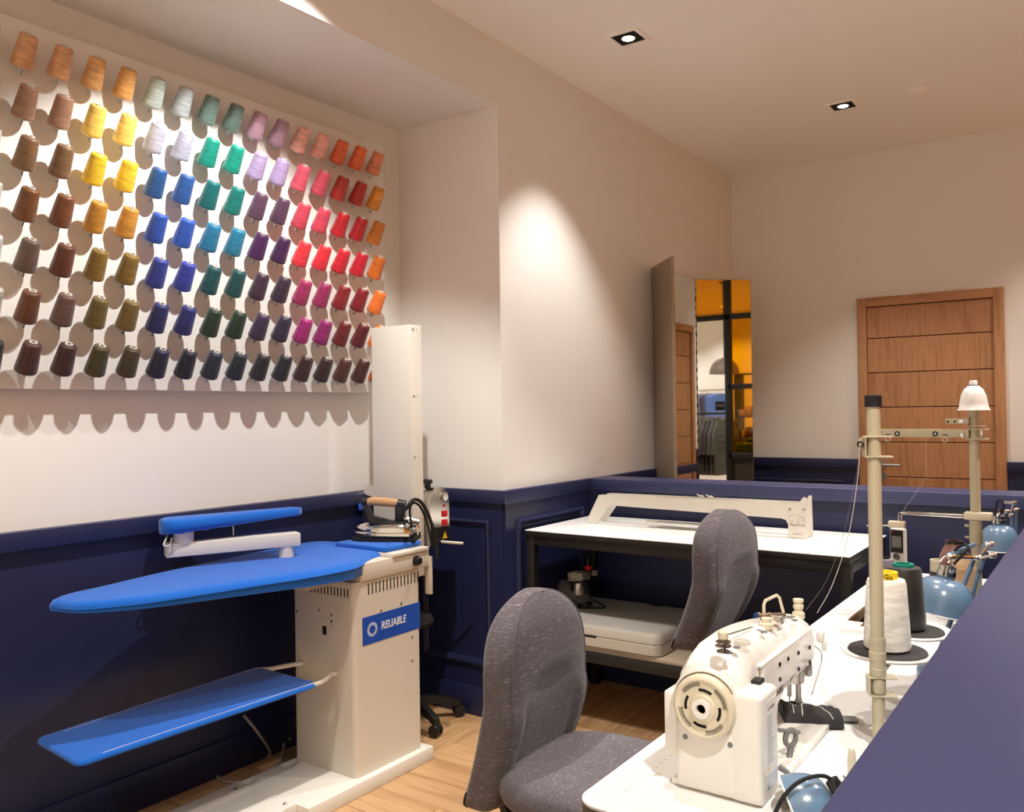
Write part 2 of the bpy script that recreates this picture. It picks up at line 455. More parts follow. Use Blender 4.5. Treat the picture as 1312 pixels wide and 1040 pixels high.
# wainscot: flat navy boards with cap, raised frame mouldings and baseboard
def wain(name, a, b, n, frames, capz=ZW, caph=.062, capd=.032, base=.14, cap=True, ends=(0, 0)):
    """a -> b along the wall foot, n = unit normal into the room; frames = [(s0, s1, z0, z1)] in metres from a"""
    a = Vector(a); b = Vector(b); n = Vector(n); L = (b-a).length; t = (b-a)/L
    M = frame((a.x, a.y, 0), t, (0, 0, 1))
    if M.to_3x3() @ Vector((0, 0, 1)) @ n < 0:
        M = frame((b.x, b.y, 0), -t, (0, 0, 1)); frames = [(L-q[1], L-q[0], q[2], q[3]) for q in frames]
        ends = (ends[1], ends[0])
    root = struct(name, MB().box((0, 0, 0), (L, capz-.004, .012), M), m_navy)
    if cap:
        MB().rbox((-ends[0], capz-caph, .0), (L+ends[1], capz, capd), .003, 2, M).build('cap_rail', m_navy, root, True)
    MB().rbox((0, 0, .012), (L, base, .024), .003, 2, M).build('baseboard', m_navy, root, True)
    for (s0, s1, z0, z1) in frames:
        f = MB(); w = .035
        prof = [(0, .012), (.004, .026), (.012, .030), (.022, .024), (w, .012)]
        rings = []
        for d, h in prof:
            rings.append([(s0+d, z0+d, h), (s1-d, z0+d, h), (s1-d, z1-d, h), (s0+d, z1-d, h)])
        f.loft(rings, False, False, M)
        f.build('panel_moulding', m_navy, root, False)
    return root
wain('trim_1', (XW, -1.0, 0), (XW, YR, 0), (1, 0, 0), [], capd=.045)
wain('trim_2', (XW, YR, 0), (XD, YR, 0), (0, -1, 0), [(.134, .564, .24, .935)], ends=(0, .032))
wain('trim_3', (XD, YR, 0), (XD, YH, 0), (1, 0, 0), [(.085, .70, .24, .935)], ends=(0, 0))
wain('trim_4', (XD, YH+.19, 0), (XD, YB, 0), (1, 0, 0), [(.15, 1.0, .24, .93), (1.1, 1.85, .24, .93)])
# half walls
hw = struct('wall_half_far', MB().box((XD, YH, 0), (.1, YH+.16, ZW-.062)), m_navy)
MB().rbox((XD+.002, YH-.02, ZW-.062), (.12, YH+.19, ZW), .004, 3).build('cap_rail', m_navycap, hw)
MB().rbox((XD+.024, YH-.012, 0), (XN+.02, YH, .14), .003, 2).build('baseboard', m_navy, hw)
hn = struct('wall_half_near', MB().box((XN+.02, -1.6, 0), (.1, YH+.012, ZW-.062)), m_navy)
MB().rbox((XN, -1.62, ZW-.061), (.13, YH-.021, ZW), .004, 3).build('cap_rail', m_navycap, hn)

# ------------------------------------------------------------------ door wall
dl, dr = on(1097.6, 383, y=YB-.02), on(1286.2, 367, y=YB-.02)
DX0, DX1, DT = dl.x, dr.x, (dl.z+dr.z)/2
wain('trim_5', (XD, YB, 0), (DX0, YB, 0), (0, -1, 0), [(.12, DX0-XD-.1, .24, .93)])
wain('trim_6', (DX1, YB, 0), (XP-.05, YB, 0), (0, -1, 0), [(.12, 1.1, .24, .93)])
door = thing('door_1', ((DX0+DX1)/2, YB, 0), 'wooden door of horizontal boards in a matching frame', None, kind='structure')
fw = .062
MB().rbox((DX0, YB-.03, 0), (DX0+fw, YB, DT), .003).build('frame_jamb', m_door, door)
MB().rbox((DX1-fw, YB-.03, 0), (DX1, YB, DT), .003).build('frame_jamb', m_door, door)
m_doorh = wood('door_larch_across', (154, 104, 68), (196, 144, 100), 'x', 11, 2.6, .5, .06, 2.5)
MB().rbox((DX0+fw, YB-.03, DT-fw), (DX1-fw, YB, DT), .003).build('frame_head', m_doorh, door)
gz = [on(1190, v, y=YB-.012).z for v in (429.5, 473.3, 518.2, 563.5, 612)]
step = (gz[0]-gz[4])/4
zs = [gz[0]+0]+[gz[0]-step*k for k in range(1, 12)]
zs = [DT-fw-.002]+[z for z in zs if z > .02]+[.006]
MB().box((DX0+fw, YB-.004, .004), (DX1-fw, YB, DT-fw)).build('door_core', m_slot, door, False)
for z1, z0 in zip(zs[:-1], zs[1:]):
    if z1-z0 < .03: continue
    b = MB().rbox((-(DX1-DX0)/2+fw+.002, -.014, -(z1-z0)/2+.003), ((DX1-DX0)/2-fw-.002, -.004, (z1-z0)/2-.003), .0015, 1).build('door_board', m_door, door, world=False)
    b.location = (0, 0, (z0+z1)/2)
hp = on(1131, 595, y=YB-.02)
hd = MB().cyl((hp.x, YB-.014, hp.z), (hp.x, YB-.022, hp.z), .026, seg=20).build('handle_rose', m_steel, door)
MB().tube([(hp.x, YB-.02, hp.z), (hp.x, YB-.065, hp.z), (hp.x+.02, YB-.07, hp.z), (hp.x+.12, YB-.07, hp.z)], .0095, 10, 4).build('lever', m_steel, hd)
MB().cyl((hp.x, YB-.014, hp.z-.08), (hp.x, YB-.02, hp.z-.08), .024, seg=20).build('lock_rose', m_steel, door)

# round ceiling cover plate
cp = on(1175, 116, z=ZC)
sd = MB().lathe([(.055, 0), (.056, -.014), (.05, -.018), (0.001, -.019)], 28, Matrix.Translation((cp.x, cp.y, ZC))).build('ceiling_cover_plate', m_ceil)
tag(sd, 'small round white cover plate on the ceiling', 'cover plate')

# ------------------------------------------------------------------ thread rack and cones
XPAN = XW+.06
PY0, PY1, PZ0, PZ1 = .55, 3.045, 1.545, 2.755
rack = thing('thread_rack', (XPAN-.02, (PY0+PY1)/2, PZ0), 'white wall board studded with pegs that hold the thread cones', 'thread rack')
MB().rbox((XPAN-.02, PY0, PZ0), (XPAN, PY1, PZ1), .002, 2).build('backboard', m_wall, rack)
for yb in (.8, 2.0, 2.9): MB().box((XW+.002, yb-.03, PZ0+.1), (XPAN-.02, yb+.03, PZ1-.1)).build('batten', m_wall, rack, False)
TILT = math.radians(32)
AX = Vector((math.sin(TILT), 0, math.cos(TILT)))
SP_L = .105
COLN = {  # colour names and sRGB of the cones, rows from the top, columns from the far left
 0: [('pale tan', (206, 176, 146)), ('tan', (214, 160, 118)), ('tan', (212, 158, 116)), ('caramel', (212, 158, 100)), ('caramel', (214, 156, 90)), ('sage grey', (172, 182, 174)), ('pale grey', (170, 178, 180)), ('grey green', (96, 118, 108)), ('grey green', (92, 112, 102)), ('dusty mauve', (178, 140, 158)), ('dusty mauve', (172, 134, 152)), ('salmon pink', (238, 176, 158)), ('salmon pink', (240, 178, 160)), ('burnt orange', (226, 106, 58)), ('burnt orange', (230, 106, 52)), ('terracotta', (222, 134, 92))],
 1: [('beige', (210, 190, 166)), ('milk brown', (150, 112, 88)), ('milk brown', (158, 118, 94)), ('pale yellow', (236, 202, 96)), ('pale yellow', (242, 208, 106)), ('lavender grey', (188, 190, 206)), ('lavender grey', (184, 186, 206)), ('sea green', (0, 146, 126)), ('sea green', (0, 150, 128)), ('lilac', (172, 152, 194)), ('lilac', (168, 148, 190)), ('rose pink', (212, 82, 104)), ('rose pink', (208, 80, 102)), ('brick red', (178, 50, 40)), ('brick red', (178, 48, 40)), ('amber', (226, 150, 50))],
 2: [('pale stone', (206, 200, 188)), ('walnut brown', (120, 88, 58)), ('walnut brown', (122, 90, 60)), ('bright yellow', (238, 200, 44)), ('bright yellow', (246, 208, 54)), ('steel blue', (36, 88, 152)), ('steel blue', (40, 92, 166)), ('deep teal', (0, 108, 110)), ('deep teal', (0, 122, 114)), ('plum', (94, 62, 88)), ('plum', (88, 56, 82)), ('raspberry', (200, 66, 88)), ('raspberry', (192, 62, 84)), ('cherry red', (178, 20, 32)), ('cherry red', (172, 20, 32)), ('ochre', (212, 126, 38))],
 3: [('silver grey', (196, 196, 190)), ('chestnut', (112, 68, 32)), ('chestnut', (116, 68, 38)), ('old gold', (204, 144, 48)), ('old gold', (208, 148, 58)), ('royal blue', (40, 82, 184)), ('royal blue', (46, 92, 194)), ('azure', (36, 128, 170)), ('azure', (36, 132, 168)), ('deep violet', (78, 30, 88)), ('deep violet', (68, 26, 78)), ('coral red', (226, 52, 64)), ('coral red', (220, 42, 58)), ('scarlet', (196, 26, 42)), ('scarlet', (190, 20, 42)), ('pumpkin orange', (212, 110, 32))],
 4: [('silver grey', (190, 190, 184)), ('taupe', (98, 78, 68)), ('russet brown', (98, 52, 32)), ('olive gold', (132, 106, 42)), ('olive gold', (132, 106, 44)), ('cobalt', (46, 62, 154)), ('cobalt', (50, 66, 168)), ('petrol', (20, 82, 88)), ('petrol', (20, 78, 82)), ('aubergine', (68, 46, 68)), ('aubergine', (58, 42, 62)), ('magenta', (164, 46, 98)), ('magenta', (154, 42, 94)), ('wine red', (134, 26, 36)), ('wine red', (128, 20, 32)), ('tangerine', (230, 118, 42))],
 5: [('stone grey', (176, 170, 158)), ('brown', (98, 56, 32)), ('mink', (104, 78, 72)), ('khaki', (108, 92, 46)), ('khaki', (118, 98, 52)), ('navy blue', (36, 42, 104)), ('navy blue', (40, 46, 118)), ('forest green', (36, 58, 46)), ('forest green', (36, 58, 42)), ('dark purple', (62, 46, 78)), ('dark purple', (52, 42, 68)), ('fuchsia', (160, 36, 114)), ('fuchsia', (144, 32, 108)), ('maroon', (104, 26, 32)), ('maroon', (98, 26, 36)), ('tangerine', (228, 116, 40))],
 6: [('black', (24, 24, 24)), ('dark oxblood', (68, 36, 32)), ('dark oxblood', (62, 34, 32)), ('dark olive', (68, 60, 34)), ('dark olive', (70, 60, 40)), ('midnight blue', (30, 30, 60)), ('midnight blue', (27, 27, 50)), ('slate blue', (34, 44, 64)), ('slate blue', (32, 42, 56)), ('charcoal', (40, 40, 48)), ('charcoal', (37, 40, 48)), ('dark brown', (58, 36, 36)), ('dark brown', (52, 34, 36)), ('mahogany', (78, 42, 34)), ('mahogany', (74, 40, 32)), ('tangerine', (226, 114, 40))],
}
ROWW = ['top row', 'second row', 'third row', 'fourth row', 'fifth row', 'sixth row', 'bottom row']
ORD = ['', 'first', 'second', 'third', 'fourth', 'fifth', 'sixth', 'seventh', 'eighth', 'ninth', 'tenth', 'eleventh', 'twelfth', 'thirteenth', 'fourteenth', 'fifteenth', 'sixteenth']
def cone_mesh():
    prof = [(.016, 0), (.031, 0), (.0345, .004), (.0345, .010), (.0275, SP_L-.008), (.0258, SP_L-.002), (.0222, SP_L), (.0125, SP_L), ]
    return MB().lathe(prof, 28, None, True, True)
def core_mesh():
    return MB().lathe([(.0075, -.006), (.0155, -.006), (.0155, .001), (.0118, SP_L+.001), (.0118, SP_L+.004), (.0082, SP_L+.004), (.0082, SP_L-.012), (.0075, SP_L-.012)], 20, None, True, True)
th_me = cone_mesh().build('thread', m_thread, world=False, ang=50); th_data = th_me.data; bpy.data.objects.remove(th_me)
m_core = mat('core_plastic', (214, 210, 204), .4)
co_me = core_mesh().build('core', m_core, world=False, ang=50); co_data = co_me.data; bpy.data.objects.remove(co_me)
pg = MB().cyl((0, 0, -.024), (0, 0, SP_L*.8), .0055, seg=10).build('peg', m_steel, world=False); pg_data = pg.data; bpy.data.objects.remove(pg)
# the tilted frame of a cone on its peg
qrot = Vector((0, 0, 1)).rotation_difference(AX)
for r in range(7):
    for k in range(-1, 15):
        y = 1.335+.1135*k; zc = 2.632-.1645*r
        c = Vector((XPAN+.066, y, zc))
        base = c-AX*(SP_L/2)
        nm, rgb = COLN[r][k+1]
        o = bpy.data.objects.new('thread_cone', None); col.objects.link(o); o.empty_display_size = .03
        o.location = base; o.rotation_mode = 'QUATERNION'; o.rotation_quaternion = qrot
        # spin about its own axis so the windings differ
        tag(o, '%s thread cone, %s of the wall rack, %s peg from the corner' % (nm, ROWW[r], ORD[15-k]), 'thread cone', 'thread cones on the wall rack')
        t = bpy.data.objects.new('thread', th_data); col.objects.link(t); t.parent = o; t.color = (*lin(rgb), 1)
        t.rotation_euler = (0, 0, random.random()*6)
        q = bpy.data.objects.new('core', co_data); col.objects.link(q); q.parent = o
        # peg belongs to the rack
        p = bpy.data.objects.new('peg', pg_data); col.objects.link(p); p.parent = rack
        p.location = base-rack.location; p.rotation_mode = 'QUATERNION'; p.rotation_quaternion = qrot

# ------------------------------------------------------------------ vacuum ironing station
IX0, IX1, IY0, IY1 = -2.726, -2.374, 2.292, 2.672     # cabinet plan
st = thing('ironing_station', ((IX0+IX1)/2, (IY0+IY1)/2, 0), 'white steel vacuum ironing station with blue padded boards and tall post', 'ironing station')
b = MB()
b.rbox((IX0-.01, 2.03, 0), (IX1+.03, 2.705, .055), .004)
b.rbox((IX0-.0, 1.25, 0), (IX1-.03, 2.03, .06), .004)
b.build('base_plate', m_steelw, st)
MB().rbox((IX0+.0, 1.45, .06), (IX0+.09, 2.02, .064), .001).build('base_cover', m_steelg, st)
for p in ((IX0+.05, 1.97, .064), (IX1-.06, 2.0, .06)):
    MB().lathe([(.007, 0), (.007, .003), (.004, .005)], 10, Matrix.Translation(p)).build('bolt', m_steel, st)
b = MB(); b.prism(rrect(IX0, IY0, IX1, IY1, .022), .055, .8)
b.build('cabinet_body', m_steelg, st, ang=40)
# vent slots on the two faces, as dark recesses
for k in range(15):
    y = IY0+.075+k*.0205
    MB().box((IX1-.001, y, .765-.022), (IX1+.0006, y+.006, .787-.022+.022)).build('vent_slot', m_slot, st, False)
for k in range(12):
    x = IX1-.03-k*.0185
    MB().box((x-.006, IY0-.0006, .742), (x, IY0+.001, .776)).build('vent_slot', m_slot, st, False)
for (x, z, w, h) in ((-2.54, .60, .022, .034), (-2.50, .665, .007, .009), (-2.50, .64, .008, .01), (-2.57, .675, .006, .008), (-2.565, .65, .004, .004), (-2.50, .625, .004, .004), (-2.70, .655, .006, .01)):
    MB().box((x-w/2, IY0-.0006, z-h/2), (x+w/2, IY0+.001, z+h/2)).build('side_hole', m_slot, st, False)
for uv in ((488, 782), (514, 773), (528, 816), (528, 846)):
    p = on(*uv, x=IX1)
    MB().lathe([(.005, 0), (.005, .002), (.003, .003)], 10, align(p, p+Vector((1, 0, 0)))).build('screw', m_steel, st)
# badge with lettering
q0, q1 = on(464, 790, x=IX1), on(538, 804, x=IX1)
BY0, BY1, BZ0, BZ1 = q0.y, q1.y, .552, .66
bd = MB().box((IX1, BY0, BZ0), (IX1+.0012, BY1, BZ1)).build('badge', m_bluelogo, st, False)
tag(bd, 'royal blue badge with white lettering')
bw = BY1-BY0
text_part('lettering', 'RELIABLE', .043, frame((IX1+.0016, BY0+bw*.52, (BZ0+BZ1)/2+.002), (0, 1, 0), (0, 0, 1)) @ Matrix.Diagonal((.82, 1.0, 1, 1)), m_print, bd, .0003, .18)
sb = MB(); cz = Vector((IX1+.0012, BY0+bw*.16, (BZ0+BZ1)/2))
for k in range(16):
    a = 2*PI*k/16
    M = frame(cz, (0, 1, 0), (0, 0, 1)) @ Matrix.Rotation(a, 4, 'Z')
    sb.box((.017, -.0022, 0), (.028, .0022, .0005), M)
sb.build('sunburst_mark', m_print, bd, False)
# upper deck with control knob
dk = MB()
dk.rbox((IX0-.02, IY0+.03, .8), (IX1+.006, IY1+.05, .868), .003)
dk.build('deck', m_steelg, st)
MB().rbox((IX0-.02, 2.50, .868), (IX1+.012, IY1+.045, .884), .003).build('iron_rest_plate', m_steelw, st)
MB().rbox((IX1-.02, IY1+.05, .68), (IX1+.012, IY1+.065, .84), .003).build('side_plate', m_steelg, st)
kp = on(533, 718, x=IX1+.006)
kn = MB().lathe([(.021, 0), (.021, .006), (.017, .008), (.0165, .02), (.013, .023), (.001, .0235)], 22, align(kp, kp+Vector((1, 0, 0)))).build('control_knob', m_black, st)
# main board: padded blue cover, outlined from the photograph at board height
BZ = .872
near = [(75, 776), (105, 778), (180, 771), (254, 760), (330, 748), (400, 737), (446, 728), (463, 722), (478, 714), (506, 705)]
far = [(490, 699), (470, 698), (430, 694), (395, 693), (340, 703), (270, 718), (200, 733), (130, 750), (90, 759), (70, 765), (64, 770)]
outl = [on(u, v, z=BZ) for u, v in near]+[on(u, v, z=BZ+.012) for u, v in far]
outl = [Vector((p.x, p.y, 0)) for p in outl]
cen = sum(outl, Vector())/len(outl)
sm = catmull(outl+[outl[0]], 4)[:-1]
def scaled(ps, inset):
    res = []
    n = len(ps)
    for i, p in enumerate(ps):
        t = (ps[(i+1) % n]-ps[i-1]).normalized(); nn = Vector((-t.y, t.x, 0))
        if nn.dot(cen-p) < 0: nn = -nn
        res.append(p+nn*inset)
    return res
bdm = MB(); rings = []
ymin, ymax = min(p.y for p in sm), max(p.y for p in sm)
def spine(p, t):
    yy = max(ymin+.12, min(ymax-.1, p.y)); f_ = (yy-ymin)/(ymax-ymin)
    return p.lerp(Vector((-2.62*(1-f_)-2.58*f_, yy, 0)), t)
def sk(q, d):
    f_ = max(0, min(1, (q.y-ymin)/(ymax-ymin)/.8)); return BZ-.013+(d+.013)*(.12+.88*f_)
for t, z in ((.25, None), (.03, None), (0, BZ-.9), (-.004, BZ-.012), (-.018, BZ-.006), (0, BZ), (.04, BZ+.009), (.12, BZ+.014), (.3, BZ+.0155), (.6, BZ+.016), (.92, BZ+.016)):
    rings.append([Vector((q.x, q.y, sk(q, -.05) if z is None else (sk(q, -.046) if z < BZ-.5 else z))) for q in (spine(p, t) for p in sm)])
bdm.loft(rings, True, True)
MBd = bdm.build('ironing_board', m_blue, st, ang=60)
MB().tube([Vector((p.x, p.y, BZ-.006)) for p in (spine(q, -.02) for q in sm)][:len(near)*4-3], .0022, 6).build('hem_cord', m_blue, MBd)
MB().box((-2.60, 2.12, BZ-.078), (-2.45, 2.40, BZ-.05)).build('board_support', m_steelg, st, False)
# low catch tray with rods
tz = .452
tc_ = [on(45, 945, z=tz), on(100, 977, z=tz), on(408, 874, z=tz), on(330, 853, z=tz)]
tc_ = [Vector((p.x, p.y, 0)) for p in tc_]
def quad_round(c, r=.03, n=5):
    out = []
    for i in range(4):
        p = c[i]; a = (c[i-1]-p).normalized(); d = (c[(i+1) % 4]-p).normalized()
        for k in range(n+1):
            t = k/n
            out.append((p+a*r)*(1-t)**2+p*2*t*(1-t)+(p+d*r)*t*t)
    return out
tro = quad_round(tc_); cen = sum(tro, Vector())/len(tro)
tm = MB(); rings = []
for ins, z in ((.012, tz-.018), (.0, tz-.015), (-.002, tz-.008), (.004, tz-.001), (.012, tz)):
    rings.append([Vector((p.x, p.y, z)) for p in scaled(tro, ins)])
tm.loft(rings); tm.build('catch_tray', m_blue, st, ang=60)
r1, r2 = on(431, 862, y=IY0), on(388, 849, y=IY0)
c1 = tc_[2]; c2 = tc_[3]
MB().tube([r1, r1+Vector((-.005, -.03, -.004)), Vector((c1.x-.012, c1.y+.03, tz-.007)), Vector((c1.x-.016, c1.y-.1, tz-.008)), Vector((tc_[1].x-.012, tc_[1].y+.08, tz-.008))], .0085, 10, 5).build('tray_rod', m_steelw, st)
MB().tube([r2, Vector((c2.x+.06, c2.y+.02, tz-.006)), Vector((c2.x+.02, c2.y-.1, tz-.008)), Vector((tc_[0].x+.02, tc_[0].y+.08, tz-.008))], .0085, 10, 5).build('tray_rod', m_steelw, st)
MB().rbox((-2.70, 2.50, .884), (-2.405, 2.718, .905), .006, 2).build('rest_pad', m_blue, st)
# tall post
py0, py1, pzt = 2.80, 2.874, 1.836
px0, px1 = on(476.5, 500, y=py0).x, on(526.5, 500, y=py0).x
po = MB().rbox((px0, py0, .72), (px1, py1, pzt), .0025, 2).build('post', m_steelw, st)
for z in (pzt-.02, 1.52, 1.25):
    MB().lathe([(.005, 0), (.005, .002), (.003, .003)], 10, align((px1, py0+.018, z), (px1+.01, py0+.018, z))).build('screw', m_steel, po)
    MB().cyl((px1, py0+.042, z+.002), (px1+.0006, py0+.042, z+.002), .0022, seg=8).build('pin_hole', m_slot, po)
# swing arm with sleeve board
az = .955
aL, aR = on(219, 704, z=az), on(376, 690, z=az)
ad = (aR-aL); ad.z = 0; al = ad.length; ad.normalize()
MA = frame((aL.x, aL.y, az), ad, Vector((-ad.y, ad.x, 0)))
MB().rbox((-.02, -.032, -.025), (al+.02, .032, .025), .003, 2, MA).build('swing_arm', m_steelw, st)
cy = MB(); cy.lathe([(.036, .02), (.036, .082), (.034, .084)], 28, MA @ Matrix.Translation((.045, 0, 0))); cy.build('arm_collar', m_steelw, st)
MB().lathe([(.030, .084), (.030, .096)], 24, MA @ Matrix.Translation((.045, 0, 0))).build('swivel', m_black, st)
MB().lathe([(.026, -.075), (.030, -.07), (.030, -.025)], 24, MA @ Matrix.Translation((al-.03, 0, 0))).build('pivot', m_steelw, st)
sl, sr = on(206, 668, z=1.062), on(386, 652, z=1.062)
sd_ = (sr-sl); sd_.z = 0; sL = sd_.length; sd_.normalize()
MS = frame((sl.x, sl.y, 1.047), sd_, Vector((-sd_.y, sd_.x, 0)))
sm_ = MB(); rings = []
N = 18
for i in range(N+1):
    t = i/N
    hw_ = (.075*(1-t)+.036*t)
    e = 1.0
    if t < .07: e = math.sqrt(1-(1-t/.07)**2)*.6+.4
    if t > .93: e = math.sqrt(max(0, 1-((t-.93)/.07)**2))*.85+.15
    top = .026*(.8+.2*e); bot = -.034*(1-t)-.006*t
    w = hw_*e
    ring = []
    for k in range(16):
        a = 2*PI*k/16
        cxx, szz = math.cos(a), math.sin(a)
        yy = w*math.copysign(abs(cxx)**.5, cxx)
        zz = (top*abs(szz)**.6) if szz >= 0 else bot*abs(szz)**.6
        jit = .0025*math.sin(i*2.3+k*1.7) if szz < 0 and t < .45 else 0
        ring.append((t*sL, yy+jit, zz+jit))
    rings.append(ring)
sm_.loft(rings, M=MS); slv = sm_.build('sleeve_board', m_blue, st, ang=70)
MB().tube([MS @ Vector((.03, .02, -.03)), MS @ Vector((.01, -.03, -.045)), MS @ Vector((-.005, -.05, -.065)), MS @ Vector((.015, -.05, -.07)), MS @ Vector((.03, -.03, -.045))], .003, 8, 5).build('draw_loop', m_lgrey, slv)
MB().tube([MS @ Vector((.25, -.05, -.02)), MS @ Vector((.25, -.052, -.055))], .0015, 6).build('draw_cord', m_lgrey, slv)

# ------------------------------------------------------------------ steam iron on its rest
ip = on(493, 690, z=.910)
iron = thing('steam_iron', (ip.x, ip.y, .9075), 'chrome steam iron with cork handle parked on a black comb mat', 'iron', math.radians(30))
iron.scale = (1.2, 1.2, 1.2); WM[iron.name] = WM[iron.name] @ Matrix.Scale(1.2, 4)
def ib(mb, name, m, parent=iron, **k): return mb.build(name, m, parent, world=False, **k)
o = MB(); o.prism([(-.125, 0), (-.10, -.035), (-.03, -.055), (.12, -.055), (.12, .055), (-.03, .055), (-.10, .035)], -.002, .008)
for k in range(16):
    x = -.095+k*.0138
    h = .052 if x > -.04 else .03+(x+.1)*.35
    o.box((x, -h-.003, .008), (x+.007, -h+.003, .018)); o.box((x, h-.003, .008), (x+.007, h+.003, .018))
o.rbox((-.10, -.028, .008), (.11, .028, .016), .002)
mt_ = ib(o, 'rest_mat', m_rubber)
sole = [(-.115, 0), (-.10, .016), (-.07, .031), (-.02, .046), (.04, .052), (.10, .052), (.108, .045), (.108, -.045), (.10, -.052), (.04, -.052), (-.02, -.046), (-.07, -.031), (-.10, -.016)]
def sring(s, z, dx=0): return [(x*s+dx, y*s, z) for x, y in sole]
o = MB().loft([sring(1, .017), sring(1, .024), sring(.97, .027), sring(.95, .03)]); ib(o, 'sole_plate', m_chrome)
o = MB().loft([sring(.95, .03), sring(.93, .045), sring(.84, .055, .006), sring(.70, .060, .012)]); ib(o, 'shell', m_chrome, ang=50)
o = MB().rbox((-.05, -.035, .058), (.085, .035, .066), .004); ib(o, 'heat_shield', m_black)
o = MB()
o.rbox((.04, -.014, .064), (.075, .014, .135), .005)
o.loft([[(-.055, -.012, .066), (.03, -.012, .066), (.03, .012, .066), (-.055, .012, .066)], [(-.062, -.010, .09), (-.042, -.010, .085), (-.042, .010, .085), (-.062, .010, .09)], [(-.08, -.010, .135), (-.062, -.010, .135), (-.062, .010, .135), (-.08, .010, .135)]])
ib(o, 'handle_frame', m_black)
o = MB().tube([(-.062, 0, .132), (-.045, 0, .136), (0, 0, .133), (.05, 0, .128)], [.0125, .0155, .0165, .0145], 14, 0); ib(o, 'handle_grip', m_cork)
ib(MB().tube([(-.08, 0, .135), (-.06, 0, .134)], .0145, 12), 'grip_cap', m_black); ib(MB().tube([(.048, 0, .128), (.076, 0, .122)], .016, 12), 'grip_cap', m_black)
o = MB().rbox((-.092, -.012, .105), (-.078, .012, .128), .003); w_ = ib(o, 'steam_switch', m_bluelogo)
o = MB().cyl((.07, 0, .075), (.125, 0, .062), .012, .010, 12); o.cyl((.10, -.02, .035), (.125, -.02, .05), .008, seg=10); ib(o, 'fittings', m_chrome)
o = MB().lathe([(.014, .066), (.014, .074), (.012, .076)], 16, Matrix.Translation((-.01, 0, 0))); ib(o, 'dial', m_black)
# steam hose and lead, looping from the iron to the boiler
hp0 = WM[iron.name] @ Vector((.075, 0, .11))
hz = MB().tube([hp0, on(520, 652, x=-2.36), on(530, 640, x=-2.345), on(541, 645, x=-2.34), on(552, 668, x=-2.335), on(559, 695, x=-2.335), on(560, 716, x=-2.335)], .0075, 10, 6)
hz.tube([WM[iron.name] @ Vector((.105, -.01, .05)), on(527, 672, x=-2.37), on(525, 652, x=-2.36), on(530, 644, x=-2.355), on(539, 650, x=-2.35), on(548, 672, x=-2.345), on(553, 700, x=-2.34)], .005, 8, 6)
hz.build('steam_hose', m_rubber, iron)

# ------------------------------------------------------------------ steam boiler behind the post
BX1 = -2.505
bo = thing('steam_boiler', (-2.50, 2.981, .83), 'polished chrome steam boiler with pressure gauge behind the white post', 'boiler')
bt = 1.107
prof = [(2.886, .85)]+[(2.886, .99)]+[(2.951-.065*math.cos(a), 1.042+.065*math.sin(a)) for a in [PI*k/10 for k in range(11)]]+[(3.016, .99), (3.016, .85)]
o = MB(); o.loft([[(x, y, z) for y, z in prof] for x in (-2.925, BX1)]); o.build('tank_casing', m_chrome, bo, ang=40)
prof2 = [(2.951+(y-2.951)*1.03, z+(.004 if z > 1 else 0)) for y, z in prof]
o = MB(); o.loft([[(x, y, z) for y, z in prof2] for x in (BX1, BX1+.006)])
fp = o.build('front_panel', mat('mirror_steel', (226, 220, 210), .16, 1), bo, ang=40)
MB().box((BX1+.006, 2.889, .852), (BX1+.0068, 3.013, .928)).build('black_band', m_black, fp, False)
def panel_pt(u, v): return on(u, v, x=BX1+.006)
g = Vector((BX1+.006, 2.981, 1.062))
MB().lathe([(.021, 0), (.021, .01), (.018, .012), (.018, .010), (.001, .010)], 24, align(g, g+Vector((1, 0, 0)))).build('pressure_gauge', m_steel, bo)
MB().lathe([(.017, .0102), (.001, .0106)], 24, align(g, g+Vector((1, 0, 0)))).build('gauge_dial', m_print, bo)
MB().box((BX1+.0168, 2.98, 1.062), (BX1+.0174, 2.983, 1.077)).build('gauge_needle', m_slot, bo, False)
MB().cyl((BX1+.006, 2.981, 1.022), (BX1+.010, 2.981, 1.022), .007, seg=14).build('pilot_light', m_red, bo)
for z in (.985, .945):
    s_ = MB().rbox((BX1+.006, 2.969, z-.014), (BX1+.014, 2.997, z+.014), .002).build('rocker_switch', m_red, bo)
t_ = MB(); t_.prism([(-.017, -.013), (.017, -.013), (0, .017)], 0, .0008, frame((BX1+.0069, 2.983, .886), (0, 1, 0), (0, 0, 1))); ws = t_.build('warning_triangle', m_yellow, bo, False)
t2 = MB(); t2.box((-.0012, -.004, .0008), (.0012, .008, .0012), frame((BX1+.0069, 2.983, .886), (0, 1, 0), (0, 0, 1))); t2.box((-.0012, -.009, .0008), (.0012, -.006, .0012), frame((BX1+.0069, 2.983, .886), (0, 1, 0), (0, 0, 1))); t2.build('warning_mark', m_slot, ws, False)
cpz = MB(); cpz.lathe([(.014, 0), (.014, .018), (.022, .02), (.022, .034), (.018, .038), (.001, .038)], 18, Matrix.Translation((BX1-.055, 2.941, bt-.002))); cpz.build('filler_cap', m_black, bo)
MB().box((-2.80, 2.874, .84), (-2.53, 3.011, .85)).build('bracket', m_black, bo, False)
MB().tube([(BX1-.02, 2.951, .862), (BX1+.03, 2.971, .858), (BX1+.09, 3.011, .852)], .0065, 10, 4).build('drain_pipe', m_lgrey, bo)

